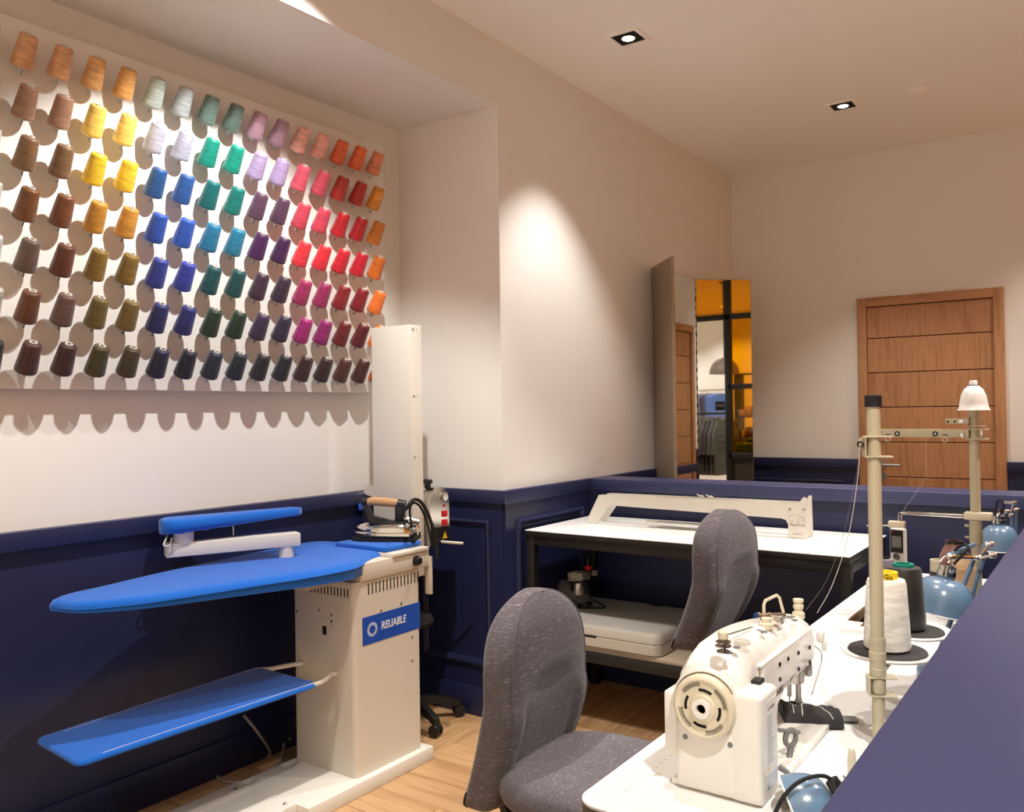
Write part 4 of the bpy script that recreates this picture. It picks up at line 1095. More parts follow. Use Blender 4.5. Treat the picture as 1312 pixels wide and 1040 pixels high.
# knee lifter crank and oil hoses at the back of the pillar
m = MB(); kx = -.508
p = on(1013, 945, x=kx); m.torus((0, 0, 0), .015, .005, align(p, p+Vector((1, -.4, 0))), 20, 8)
m.tube([p+Vector((0, .0, -.014)), on(1010, 975, x=kx), on(1000, 985, x=kx)], .006, 8, 3); m.tube([on(998, 935, x=-.52), on(1024, 938, x=-.50)], .004, 8)
m.build('knee_lifter_crank', m_grey, sw)
m = MB(); m.tube([on(998, 982, x=-.495), on(1010, 992, x=-.48), on(1014, 1015, x=-.475), on(1004, 1032, z=TZ+.008)], .0055, 8, 5); m.build('oil_hose', m_grey, sw)
m = MB(); m.tube([on(1001, 1002, x=-.49), on(1008, 1008, x=-.478), on(998, 1020, z=TZ+.012)], .007, 8, 4); m.build('hose_coupling', m_white, sw)

# cloth being sewn and the slide plate
fb = thing('fabric_bundle', (-.55, 1.89, TZ+.013), 'folded dark grey cloth with white chalk stitching under the needle', 'fabric')
f0 = on(1005, 925, z=TZ+.014); f1_ = on(1082, 934, z=TZ+.003)
fd = (f1_-f0); fd.z = 0; fl_ = fd.length; fd.normalize(); FM = frame((f0.x, f0.y, TZ+.0135), fd, Vector((-fd.y, fd.x, 0)))
m = MB(); NX, NY = 28, 14
def fz(i, j):
    s, t = i/NX, j/NY
    e = math.sin(PI*min(1, t*1.02))**.35
    return .030*e*(1-.25*s)+.0018*math.sin(s*15+t*3)+.0012*math.sin(s*37-t*9)-.006*s
def fpt(i, j, dz=0):
    s, t = i/NX, j/NY
    return FM @ Vector((s*fl_*1.0, (t-.02)*.085+.004*math.sin(s*7), fz(i, j)+dz))
vs = [fpt(i, j) for i in range(NX+1) for j in range(NY+1)]+[FM @ Vector((i/NX*fl_, (j/NY-.02)*.085, .0 if i/NX < .75 else -.009)) for i in range(NX+1) for j in range(NY+1)]
n1 = (NX+1)*(NY+1); fs = []
for i in range(NX):
    for j in range(NY):
        a = i*(NY+1)+j; fs += [(a, a+NY+1, a+NY+2, a+1), (n1+a, n1+a+1, n1+a+NY+2, n1+a+NY+1)]
for i in range(NX):
    a = i*(NY+1); fs += [(a, n1+a, n1+a+NY+1, a+NY+1)]; a += NY; fs += [(a, a+NY+1, n1+a+NY+1, n1+a)]
for j in range(NY):
    fs += [(j, j+1, n1+j+1, n1+j)]; a = NX*(NY+1)+j; fs += [(a, n1+a, n1+a+1, a+1)]
m.add(vs, fs); fc = m.build('folded_cloth', m_fabricdark, fb, ang=60)
sts = MB()
def stitch(path):
    for (a, b), (c, d) in zip(path[:-1], path[1:]):
        n = 5
        pts = [fpt(a+(c-a)*k/n, b+(d-b)*k/n, .0008) for k in range(n+1)]
        sts.tube(pts, .0009, 4)
stitch([(9, 1), (10, 6), (13, 9), (17, 10), (19, 12)]); stitch([(17, 10), (20, 6), (23, 1)]); stitch([(5, 1), (5.5, 6)]); stitch([(1, 8), (4, 6), (7, 5)])
sts.build('chalk_stitching', m_thread_line, fb)
pz = on(1088, 924, z=TZ+.001)
sp_ = thing('slide_plate', (pz.x, pz.y, TZ), 'clear plastic tray with grey insert beside the folded cloth', 'tray')
Mr = frame((pz.x, pz.y, TZ), fd, Vector((-fd.y, fd.x, 0)))
MB().prism(rrect(-.035, -.018, .030, .030, .008), .0002, .003, Mr).build('tray', m_clear, sp_)
MB().prism(rrect(-.025, -.010, .018, .022, .004), .003, .0055, Mr).build('insert', m_grey, sp_)

# ------------------------------------------------------------------ thread stands
def bracket(root, c, w, h, d, dirv, name='clamp'):
    """C-shaped sheet bracket around a pole: top and bottom tabs joined by a back plate"""
    dv = Vector(dirv).normalized(); sv = Vector((-dv.y, dv.x, 0))
    M = frame(c, dv, sv)
    m = MB()
    m.rbox((-d*.35, -w/2, h/2-.002), (d*.65, w/2, h/2+.001), .0008, 1, M)
    m.rbox((-d*.35, -w/2, -h/2-.001), (d*.65, w/2, -h/2+.002), .0008, 1, M)
    m.rbox((-d*.35-.002, -w/2, -h/2), (-d*.35+.001, w/2, h/2), .0008, 1, M)
    return m.build(name, m_ivory, root)
def spool_plate(root, c, r):
    T_ = Matrix.Translation(c)
    rim = MB().lathe([(r-.012, 0), (r-.002, .001), (r, .005), (r-.002, .009), (r-.008, .006), (r-.012, .004), (.01, .004)], 40, T_).build('spool_plate', m_white, root, ang=50)
    pad = MB().lathe([(r-.016, .004), (r-.018, .0075), (.006, .0075)], 36, T_).build('foam_pad', m_foam, rim)
    MB().lathe([(.004, .004), (.004, .10), (.001, .11)], 10, T_).build('spool_pin', m_ivory, rim)
    return rim
def cone(label, base, h, rb, rt, rgb, core, core_h, group=None, corelab=None, collar=.6, lean=0):
    r = thing('thread_cone', base, label, 'thread cone', group=group)
    if collar == 'king':
        prof = [(rb*.5, 0), (rb, .002), (rb, h*.70), (rb*.93, h*.78), (rt*1.15, h*.95), (rt, h)]
    else:
        prof = [(rb*.5, .004), (rb*.96, .004), (rb, .010), (rt*1.02, h-.008), (rt*.95, h), (rt*.55, h+.002)]
    t = MB().lathe(prof, 40).build('thread', m_thread, r, world=False, ang=50); t.color = (*lin(rgb), 1)
    MB().lathe([(rb*.55, 0), (rb*.55, .006), (collar*rt, h), (collar*rt, h+core_h), (collar*rt*.7, h+core_h), (collar*rt*.7, h-.01)], 28).build('core', core, r, world=False, ang=40)
    return r
P1 = Vector((-.385, 1.765, 0))
s1 = thing('thread_stand', (P1.x, P1.y, TZ), 'ivory thread stand pole with black cap between machine and half wall', 'thread stand')
def pz1(v): return on(1121, v, y=P1.y).z
MB().cyl((P1.x, P1.y, TZ), (P1.x, P1.y, pz1(860)), .0116, seg=24).build('lower_pole', m_ivory, s1)
MB().cyl((P1.x, P1.y, pz1(866)), (P1.x, P1.y, pz1(508)), .0128, seg=24).build('upper_pole', m_ivory, s1)
z0_, z1_ = pz1(864), pz1(815)
MB().lathe([(.0137, z0_), (.0155, z0_), (.0155, z0_+.014), (.0148, z0_+.015), (.0148, z0_+.03), (.0157, z0_+.031), (.0157, z0_+.046), (.0148, z0_+.047), (.0148, z1_-.014), (.0155, z1_-.013), (.0155, z1_), (.0137, z1_)], 24, Matrix.Translation((P1.x, P1.y, 0)), False, False).build('sleeve', m_ivory, s1, ang=20)
MB().lathe([(.0135, pz1(521)), (.0158, pz1(521)), (.0158, pz1(507)), (.0145, pz1(506)), (.001, pz1(505.5))], 24, Matrix.Translation((P1.x, P1.y, 0))).build('end_cap', m_rubber, s1)
bracket(s1, (P1.x, P1.y, pz1(877)), .03, .036, .05, (1, .5, 0))
MB().lathe([(.0135, -.014), (.0145, -.012), (.0145, .012), (.0135, .014)], 20, Matrix.Translation((P1.x, P1.y, pz1(877)))).build('clamp_bush', m_ivory, s1)
bracket(s1, (P1.x, P1.y, pz1(572)), .034, .040, .05, (1, .4, 0), 'guide_clamp')
gd = on(1103, 569, y=1.72)
m = MB(); m.rbox((gd.x-.003, gd.y-.004, gd.z-.012), (P1.x-.014, gd.y+.03, gd.z+.012), .002); m.build('guide_arm', m_ivory, s1)
m = MB(); m.torus((0, 0, 0), .005, .0016, align((gd.x, gd.y-.004, gd.z), (gd.x, gd.y-.02, gd.z)), 14, 6); m.build('eyelet', m_black, s1)
pl1 = on(1137, 836, z=.932); pl2 = on(1166, 810, z=.932)
spool_plate(s1, pl1, .094); spool_plate(s1, pl2, .088)
m = MB()
za = .925
for q in (pl1, pl2):
    m.rbox((0, -.008, -.003), ((Vector((q.x, q.y, 0))-Vector((P1.x, P1.y, 0))).length, .008, .003), .001, 1, frame((P1.x, P1.y, za), Vector((q.x-P1.x, q.y-P1.y, 0)), (0, 0, 1)) @ Matrix.Rotation(PI/2, 4, 'X') if False else frame((P1.x, P1.y, za), Vector((q.x-P1.x, q.y-P1.y, 0)), Vector((-(q.y-P1.y), q.x-P1.x, 0))))
m.build('plate_arms', m_ivory, s1)
m_ycore = mat('yellow_core', (240, 206, 40), .4); m_tcore = mat('teal_core', (0, 128, 112), .4)
wcn = cone('tall white thread cone with yellow core on the round spool plate', (pl1.x, pl1.y, .9405), .145, .0465, .038, (240, 236, 226), m_ycore, .016)
cv = (CAM-Vector((pl1.x, pl1.y, .94+.153))); cv.z = 0; cv.normalize()
text_part('lettering', 'Gu', .014, frame(Vector((pl1.x, pl1.y, .9405+.1535))+cv*.0232+Vector((cv.y, -cv.x, 0))*-.004, Vector((-cv.y, cv.x, 0)), (0, 0, 1)), m_slot, [c for c in wcn.children if c.name.startswith('core')][0], .0003)
cone('tall black thread cone with teal core behind the white cone', (pl2.x-.012, pl2.y, .9405), .139, .0465, .038, (46, 44, 42), m_tcore, .008)

P2 = Vector((-.353, 2.95, 0))
s2 = thing('thread_stand', (P2.x, P2.y, TZ), 'ivory thread stand pole topped by a white bell, holding a crossarm', 'thread stand')
def pz2(v): return on(1248, v, y=P2.y).z
MB().cyl((P2.x, P2.y, TZ), (P2.x, P2.y, pz2(520)), .0145, seg=24).build('pole', m_ivory, s2)
zb, zt_ = pz2(525.5), pz2(494)
hb_ = zt_-zb
bell = MB().lathe([(.043, zb+.001), (.0455, zb), (.045, zb+.003), (.0415, zb+.006), (.039, zb+hb_*.3), (.035, zb+hb_*.6), (.026, zb+hb_*.86), (.016, zb+hb_*.98), (.011, zt_), (.011, zt_+.014), (.009, zt_+.016), (.001, zt_+.016)], 36, Matrix.Translation((P2.x, P2.y, 0))).build('bell_cap', m_white, s2, ang=45)
MB().torus((P2.x, P2.y, zt_+.001), .0115, .002).build('bell_ring', m_grey, s2)
za2 = pz2(555)
ar = MB().rbox((P2.x-.27, P2.y-.022, za2-.012), (P2.x-.012, P2.y-.018, za2+.012), .001).rbox((P2.x-.27, P2.y-.022, za2+.010), (P2.x-.012, P2.y-.002, za2+.013), .001).build('crossarm', m_ivory, s2)
for dx_ in (.215, .105):
    MB().torus((0, 0, 0), .0055, .0028, align((P2.x-dx_, P2.y-.0225, za2-.001), (P2.x-dx_, P2.y-.04, za2-.001)), 16, 8).build('eyelet', m_black, s2)
    MB().lathe([(.004, 0), (.004, .001)], 12, align((P2.x-dx_, P2.y-.0225, za2-.001), (P2.x-dx_, P2.y-.04, za2-.001))).build('eyelet_core', m_print, s2)
for dx_ in (.243, .078):
    MB().torus((0, 0, 0), .007, .0009, align((P2.x-dx_, P2.y-.0225, za2-.019), (P2.x-dx_, P2.y-.04, za2-.019)), 16, 6).build('thread_ring', m_chrome, s2)
    MB().box((P2.x-dx_-.006, P2.y-.0228, za2-.006), (P2.x-dx_+.008, P2.y-.0219, za2-.003)).build('arm_slot', m_slot, s2, False)
MB().lathe([(.008, 0), (.008, .004), (.005, .008), (.001, .008)], 12, align((P2.x-.03, P2.y-.022, za2-.004), (P2.x-.03, P2.y-.06, za2-.004))).build('clamp_bolt', m_chrome, s2)
bracket(s2, (P2.x, P2.y, pz2(556)), .045, .030, .06, (1, 0, 0))
MB().rbox((P2.x+.018, P2.y-.024, za2-.012), (P2.x+.026, P2.y-.012, za2+.010), .002).build('clamp_nut', m_chrome, s2)
zb2 = pz2(540)
bracket(s2, (P2.x, P2.y, zb2), .036, .028, .05, (1, .1, 0), 'guide_clamp')
MB().rbox((P2.x-.075, P2.y-.030, zb2-.006), (P2.x-.01, P2.y-.026, zb2+.010), .001).build('guide_arm', m_ivory, s2)
MB().lathe([(.006, 0), (.006, .004), (.004, .012), (.001, .012)], 10, align((P2.x-.025, P2.y-.03, zb2), (P2.x-.045, P2.y-.032, zb2))).build('guide_screw', m_white, s2)
for dx_ in (.068, .048):
    MB().lathe([(.0035, 0), (.0035, .003)], 10, align((P2.x-dx_, P2.y-.030, zb2+.001), (P2.x-dx_, P2.y-.05, zb2+.001))).build('eyelet', m_black, s2)
zc2 = pz2(661)
MB().rbox((P2.x-.03, P2.y-.02, zc2-.010), (P2.x+.045, P2.y+.02, zc2+.012), .003).build('rod_clamp', m_cream, s2)
MB().lathe([(.0145, zc2-.085), (.018, zc2-.083), (.018, zc2-.012), (.0145, zc2-.010)], 24, Matrix.Translation((P2.x, P2.y, 0)), False, False).build('pole_sleeve', m_ivory, s2)
re = on(1152, 662, y=P2.y-.01)
m = MB()
for o_ in (0, .008):
    m.tube([(P2.x-.03, P2.y-.012, zc2+.004-o_), (re.x+.012, P2.y-.012, re.z+.016-o_*.6), (re.x+o_, P2.y-.012, re.z+.012-o_), (re.x+o_, P2.y-.012, re.z-.03)], .0028, 8)
m.build('chrome_rod', m_chrome, s2)
bk_ = on(1150, 672, y=P2.y-.012)
MB().rbox((bk_.x-.026, P2.y-.026, bk_.z-.009), (bk_.x+.022, P2.y+.002, bk_.z+.011), .002).build('rod_block', m_cream, s2)
MB().tube([(bk_.x-.02, P2.y-.02, bk_.z-.002), (bk_.x-.085, P2.y-.05, bk_.z-.004)], .0028, 8).build('side_rod', m_chrome, s2)
for k in (-.03, -.065): MB().cyl((P2.x-.019, P2.y-.004, zc2+k), (P2.x-.03, P2.y-.006, zc2+k), .005, seg=10).build('sleeve_screw', m_chrome, s2)
plb = Vector((P2.x-.065, P2.y+.03, .86)); plt_ = Vector((P2.x-.025, P2.y-.11, .85))
for q in (plb, plt_): spool_plate(s2, q, .062)
m_bcap = mat('black_gold_cap', (40, 38, 34), .35)
tb_ = on(1223, 700, y=plb.y)
def king(label, base, top, rb, rgb, core, ch):
    r = thing('thread_cone', base, label, 'thread cone')
    h = top-base[2]
    t = MB().lathe([(rb*.5, 0), (rb, .002), (rb, h*.72), (rb*.9, h*.80), (rb*.62, h*.96), (rb*.55, h)], 36).build('thread', m_thread, r, world=False, ang=30); t.color = (*lin(rgb), 1)
    MB().lathe([(rb*.55, h), (rb*.6, h+.001), (rb*.6, h+ch), (rb*.4, h+ch), (rb*.4, h+ch-.006)], 28).build('core', core, r, world=False)
king('brown thread cone with flat black cap beside the belled pole', (tb_.x, plb.y, .868), on(1226, 696, y=plb.y).z, .043, (140, 96, 86), m_bcap, .008)
tt_ = on(1240, 730, y=plt_.y-.02)
king('tan thread cone half hidden by the blue lamp arm', (plt_.x, plt_.y, .858), on(1236, 712, y=plt_.y).z, .040, (190, 156, 116), m_bcap, .006)
w3 = on(1203, 730, y=3.02)
cone('dark thread cone with a cream core behind the blue lamp', (w3.x, 3.02, TZ), on(1201, 731, y=3.02).z-TZ, .034, .027, (52, 46, 48), m_cream, .036, collar=.95)
g1 = on(1134, 735, y=2.62)
cone('small mauve grey thread cone behind the black cone', (on(1133, 735, y=2.68).x, 2.68, TZ), on(1133, 716, y=2.68).z-TZ, .036, .026, (136, 128, 140), m_black, .006)
for u, v, lab in ((1144, 727, 'silver bobbin standing near the cordless phone'), ):
    p = on(u, v, y=2.75)
    o_ = MB().lathe([(.011, TZ), (.011, p.z-.004), (.009, p.z), (.001, p.z)], 20, Matrix.Translation((p.x, p.y, 0))).build('bobbin', m_steel); tag(o_, lab, 'bobbin')
# cordless phone in its cradle
ph = on(1151, 690, y=3.16)
phn = thing('cordless_phone', (ph.x, 3.16, TZ), 'black and silver cordless phone standing in its cradle', 'phone')
tph = on(1152, 676, y=3.16).z-TZ
MP = Matrix.Rotation(math.radians(-14), 4, 'Z')
m = MB().rbox((-.045, -.035, .0), (.045, .045, .05), .01, 3, MP); m.build('cradle', m_black, phn, world=False)
m = MB().rbox((-.026, -.012, .03), (.026, .014, tph), .008, 3, MP); m.build('handset', m_lgrey, phn, world=False)
m = MB().rbox((-.022, -.0135, tph-.085), (.022, -.011, tph-.006), .001, 1, MP); fp_ = m.build('face_plate', m_black, phn, world=False)
m = MB().box((-.016, -.0145, tph-.066), (.016, -.0134, tph-.028), MP); m.build('screen', mat('lcd', (120, 122, 116), .3), phn, world=False, smooth=False)
m = MB().cyl(MP @ Vector((-.015, -.0138, tph-.014)), MP @ Vector((-.015, -.015, tph-.014)), .0025, seg=8); m.build('red_lamp', m_red, phn, world=False)
m = MB().lathe([(.012, 0), (.012, .003), (.001, .004)], 20, MP @ frame((0, -.012, tph-.098), (1, 0, 0), (0, 0, 1))); m.build('navigation_pad', m_chrome, phn, world=False)
for r_ in range(4):
    for c_ in range(3):
        m = MB().rbox((-.019+c_*.0135, -.0145, tph-.126-r_*.0125), (-.008+c_*.0135, -.0115, tph-.118-r_*.0125), .001, 1, MP); m.build('key', m_white, phn, world=False)
# spool pin and blue lamp foot near the half wall
spk = on(1092, 1010, z=TZ)
sk = thing('spool_pin', (spk.x, spk.y, TZ), 'short cream spool pin standing on the white table by the half wall', 'spool pin')
MB().lathe([(.014, 0), (.014, .002), (.0085, .004), (.0075, .05), (.006, .066), (.004, .070), (.001, .071)], 18).build('pin', m_cream, sk, world=False)
MB().lathe([(.010, 0), (.010, .003)], 14, Matrix.Translation((-.006, .012, 0))).build('washer', m_steel, sk, world=False)
# threads running down from the stand to the machine
th = MB().tube([gd+Vector((0, -.006, 0)), on(1098, 620, y=1.73), on(1086, 690, y=1.75), on(1066, 750, y=1.77), on(1047, 785, y=1.79)], .0007, 5, 5).build('white_thread', m_thread_line)
tag(th, 'white thread running from the thread stand down to the sewing machine', 'thread')
th = MB().tube([gd+Vector((.001, -.005, -.003)), on(1095, 620, y=1.735), on(1079, 690, y=1.755), on(1058, 745, y=1.775), on(1032, 782, y=1.795)], .0004, 5, 5).build('grey_thread', m_grey)
tag(th, 'fine grey thread running alongside the white thread', 'thread')

th = MB().tube([on(1186, 560, y=P2.y-.03), on(1187, 612, y=P2.y-.03), on(1160, 650, y=P2.y-.02), on(1152, 664, y=P2.y-.012)], .0004, 5).build('fine_thread', m_thread_line)
tag(th, 'fine thread hanging from the crossarm to the chrome rod', 'thread')

# ------------------------------------------------------------------ blue task lamps
def task_lamp(label, mouth, neck, r, base=None, arms=(), link=(), cord=()):
    mouth = Vector(mouth); neck = Vector(neck)
    root_at = base if base else (mouth.x, mouth.y, TZ)
    L = thing('task_lamp', root_at, label, 'lamp')
    A = align(mouth, neck); h = (neck-mouth).length
    prof = []
    for k in range(11):
        a = PI/2*k/10
        prof.append((max(.019, r*math.cos(a)**.6), h*.86*math.sin(a)))
    prof = prof[:-1]+[(.019, h*.86), (.019, h)]
    inner = [(rr-.0015, z-.001) for rr, z in prof[::-1][2:]]
    MB().lathe([(r, -.0), (r+.001, .001)]+prof[1:], 40, A, False, True).build('shade', m_lampblue, L, ang=50)
    MB().lathe(inner, 40, A, True, False).build('shade_lining', m_white, L, ang=50)
    MB().torus((0, 0, 0), r, .0018, A, 40, 6).build('shade_rim', m_white, L)
    MB().lathe([(.010, h*.5), (.024, h*.35), (.024, h*.2), (.015, h*.1), (.001, h*.08)], 20, A).build('bulb', m_white, L)
    MB().lathe([(.0195, h*.9), (.0215, h*.92), (.0215, h+.004), (.019, h+.006), (.019, h+.016), (.012, h+.018), (.001, h+.018)], 24, A).build('neck_collar', m_chrome, L)
    nk = A @ Vector((0, 0, h+.006))
    if base:
        MB().lathe([(.036, 0), (.038, .004), (.038, .022), (.034, .028), (.001, .029)], 28, Matrix.Translation(base)).build('foot', m_lampblue, L)
        MB().cyl(Vector(base)+Vector((0, 0, .028)), Vector(base)+Vector((0, 0, .055)), .008, seg=12).build('foot_pin', m_chrome, L)
    for a, b_ in arms:
        a = Vector(a); b_ = Vector(b_)
        M = align(a, b_); MB().rbox((-.0045, -.0045, 0), (.0045, .0045, (b_-a).length), .001, 1, M).build('arm', m_lampblue, L)
    for a, b_ in link:
        a = Vector(a); b_ = Vector(b_)
        MB().cyl(a, b_, .0045, seg=12).build('link', m_chrome, L)
        MB().lathe([(.0065, -.008), (.0075, -.004), (.0075, .004), (.0065, .008)], 14, align(b_, b_+Vector((1, .3, 0)))).build('joint_knob', m_chrome, L)
    rr = Vector((A[0][0], A[1][0], A[2][0])); m = MB()
    m.tube([nk+rr*.022-Vector((0, 0, .005)), nk+rr*.034+Vector((0, 0, .014)), nk+Vector((0, 0, .034)), nk-rr*.034+Vector((0, 0, .014)), nk-rr*.022-Vector((0, 0, .005))], .0022, 6, 4); m.build('yoke', m_chrome, L)
    if cord: MB().tube(cord, .0034, 8, 5).build('cord', m_rubber, L)
    return L
y1 = 2.27
def q1_(u, v, dy=0): return on(u, v, y=y1+dy)
task_lamp('blue enamel task lamp with domed shade behind the white and black cones', q1_(1204, 784), q1_(1213, 733, .01), .074,
  (on(1196, 868, z=TZ).x, on(1196, 868, z=TZ).y, TZ),
  [(on(1197, 860, y=2.26)+Vector((.0, .03, .02)), q1_(1249, 712, .10)), (on(1206, 860, y=2.28)+Vector((.02, .05, .02)), q1_(1262, 706, .12)), (q1_(1213, 712, .04), q1_(1250, 697, .08))],
  [(q1_(1215, 722, .02), q1_(1219, 713, .03)), (q1_(1219, 713, .03), q1_(1252, 714, .08)), (q1_(1252, 716, .08), q1_(1268, 697, .1)), (q1_(1255, 715, .07), q1_(1272, 711, .07))],
  [q1_(1217, 728, .02), q1_(1228, 716, .02), q1_(1240, 703, .03), q1_(1237, 698, .04), q1_(1228, 701, .05), q1_(1222, 708, .05)])
y2 = 3.42
def q2_(u, v, dy=0): return on(u, v, y=y2+dy)
task_lamp('blue enamel task lamp with domed shade in the corner of the half walls', q2_(1281, 704), q2_(1280, 667, 0), .066,
  (-.30, 3.47, TZ),
  [((-.295, 3.48, TZ+.05), q2_(1302, 652, .06)), (q2_(1296, 690, .03), q2_(1296, 656, .03))],
  [(q2_(1282, 663), q2_(1290, 655)), (q2_(1286, 643, .03), q2_(1299, 644, .03)), (q2_(1299, 644, .03), q2_(1295, 660, .03)), (q2_(1295, 654, .03), q2_(1302, 653, .05))],
  [q2_(1281, 664), q2_(1277, 652), q2_(1278, 642), q2_(1283, 641), q2_(1286, 650), q2_(1284, 660)])
y3 = 1.40
def q3_(u, v, dy=0): return on(u, v, y=y3+dy)
task_lamp('blue enamel task lamp with black lead lying low beside the sewing machine', q3_(1020, 1044), q3_(1078, 1024, .03), .062, None,
  [], [], [on(990, 1048, y=1.33), on(1003, 1022, y=1.34), on(1020, 1004, y=1.36), on(1040, 995, y=1.38), on(1056, 994, y=1.40), on(1066, 999, y=1.41)])
pgx = on(1064, 997, y=1.41); pgy = on(1078, 1019, y=1.41)
tag(MB().rbox((-.011, -.009, 0), (.011, .009, (pgy-pgx).length), .004, 2, align(pgx, pgy)).build('inline_switch', m_black), 'black inline switch on the lamp lead by the half wall', 'switch')

# ------------------------------------------------------------------ three-leaf fitting mirror on the main wall
MXF = XD+.032
mB, mC = on(840, 343.2, x=MXF), on(891, 357, x=MXF)
MZT = (mB.z+mC.z)/2; MZ0 = .22
mA, mD = on(864, 328.5, z=MZT), on(962, 358.3, z=MZT)
mir = thing('fitting_mirror', (XD+.02, (mB.y+mC.y)/2, MZ0), 'three-leaf fitting mirror with taupe backs beyond the far half wall', 'mirror')
def leaf(a, b, name, back):
    a = Vector((a.x, a.y, 0)); b = Vector((b.x, b.y, 0)); t = (b-a).normalized(); n = Vector((t.y, -t.x, 0))     # n faces the viewer side
    M = frame((a.x, a.y, 0), t, (0, 0, 1)); L = (b-a).length          # local z = t x up = (t.y,-t.x)
    l = MB().box((.001, MZ0, -back), (L-.001, MZT, -.003), M).build(name, m_taupe, mir, False)
    MB().box((.004, MZ0+.003, -.003), (L-.004, MZT-.003, 0), M).build('mirror_pane', m_mirror, l, False)
    return M, n, L
leaf(mB, mC, 'centre_leaf', .026)
leaf(mA, mB, 'side_leaf', .022)
_, mN, _ = leaf(mC, mD, 'side_leaf', .022)
for q in (mB, mC):
    for k in range(34):
        z = MZ0+.03+k*(MZT-MZ0-.06)/34
        MB().cyl((q.x, q.y, z), (q.x, q.y, z+.03), .005, seg=8).build('hinge_knuckle', m_hinge if k % 2 else m_blacksteel, mir)

# ------------------------------------------------------------------ shop beyond the glazed partition, seen in the side leaf of the mirror
def via(u, v, x):
    """point of plane x that the sight line of a pixel reaches after the mirror's side leaf"""
    r = ray(u, v); n = mN
    t = (Vector((mC.x, mC.y, 0))-Vector((CAM.x, CAM.y, 0))).dot(n)/r.dot(n)
    P = CAM+r*t; r2 = r-2*r.dot(n)*n
    return P+r2*((x-P.x)/r2.x)
yv = lambda u, x=XP: via(u, 500, x).y
zv = lambda u, v, x=XP: via(u, v, x).z
# mirror reverses left and right: growing u runs towards growing y or falling y
ya0, ya1 = yv(930), yv(938)
yL, yR = yv(893), yv(962)
sg = 1 if yR > yL else -1
zt0, zt1 = zv(912, 411), zv(912, 404)
zm0, zm1 = zv(950, 498), zv(950, 491.5)
zb0, zb1 = zv(950, 588), zv(950, 580)
part = thing('trim_7', (XP, 3, 0), 'black framed partition glazed in amber glass', None, kind='structure')
F_ = .03
yA = (ya0+ya1)/2; mw = abs(ya1-ya0)/2
yDoor = yA-sg*1.15       # far side of the doorway
def bar(y0, y1, z0, z1, name='mullion'):
    MB().rbox((XP-F_, min(y0, y1), z0), (XP+F_, max(y0, y1), z1), .003).build(name, m_blackframe, part)
def pane(y0, y1, z0, z1):
    MB().box((XP-.003, min(y0, y1), z0), (XP+.003, max(y0, y1), z1)).build('amber_pane', m_amber, part, False)
bar(yA-mw, yA+mw, 0, ZC); bar(yDoor-mw, yDoor+mw, 0, ZC)
ys_ = [yA]
lim_hi, lim_lo = YB-.02, -.6
k = yA+sg*.62
while (lim_lo < k < lim_hi): ys_.append(k); bar(k-mw*.7, k+mw*.7, 0, ZC); k += sg*.62
end_ = lim_hi if sg > 0 else lim_lo
ys_.append(end_)
for a, b_ in zip(ys_[:-1], ys_[1:]):
    pane(a, b_, zt1, ZC); pane(a, b_, zm1, zt0); pane(a, b_, zb1, zm0)
bar(yA, end_, zt0, zt1, 'transom'); bar(yA, end_, zm0, zm1, 'transom'); bar(yA, end_, zb0, zb1, 'transom')
MB().box((XP-.012, min(yA, end_), 0), (XP+.012, max(yA, end_), zb0)).build('kick_panel', mat('dark_panel', (58, 50, 44), .5), part, False)
bar(yA, yDoor, zt0, zt1, 'transom'); pane(yA, yDoor, zt1, ZC)
other = lim_lo if sg > 0 else lim_hi
k = yDoor-sg*.62
ys2 = [yDoor]
while (lim_lo < k < lim_hi): ys2.append(k); bar(k-mw*.7, k+mw*.7, 0, ZC); k -= sg*.62
ys2.append(other)
for a, b_ in zip(ys2[:-1], ys2[1:]):
    pane(a, b_, zt1, ZC); pane(a, b_, zm1, zt0); pane(a, b_, zb1, zm0)
bar(yDoor, other, zt0, zt1, 'transom'); bar(yDoor, other, zm0, zm1, 'transom'); bar(yDoor, other, zb0, zb1, 'transom')
MB().box((XP-.012, min(yDoor, other), 0), (XP+.012, max(yDoor, other), zb0)).build('kick_panel', MATS['dark_panel'], part, False)
# shop lights
for i, (x, y) in enumerate(((2.2, 1.2), (2.2, 3.0), (2.2, 4.8), (4.4, .6), (4.4, 2.4), (4.4, 4.2), (6.3, .6), (6.3, 2.2), (6.3, 3.8), (6.3, 5.2))):
    downlight(x, y, 'square recessed downlight over the shop floor', (x+.3, y, 0), 80, 120, 'downlights over the shop floor', .6)
# puffer jackets on a rail
RX = 2.35
r0, r1 = via(896, 531, RX), via(934, 528, RX)
RZ = (r0.z+r1.z)/2
jr = thing('clothes_rack', (RX, (r0.y+r1.y)/2, 0), 'black clothes rack holding puffer jackets in the shop', 'clothes rack')
ra, rb = min(r0.y, r1.y)-.3, max(r0.y, r1.y)+.04
MB().cyl((RX, ra, RZ), (RX, rb, RZ), .013, seg=12).build('rail', m_blacksteel, jr)
for y in (ra, rb):
    MB().cyl((RX, y, 0), (RX, y, RZ), .013, seg=12).build('upright', m_blacksteel, jr)
    MB().rbox((RX-.25, y-.015, 0), (RX+.25, y+.015, .03), .004).build('foot', m_blacksteel, jr)
jm = [mat('puffer_%d' % i, c, .38, sheen=.2) for i, c in enumerate(((74, 68, 70), (62, 58, 60), (88, 84, 84), (82, 88, 78)))]
jl = via(912, 607, RX).z
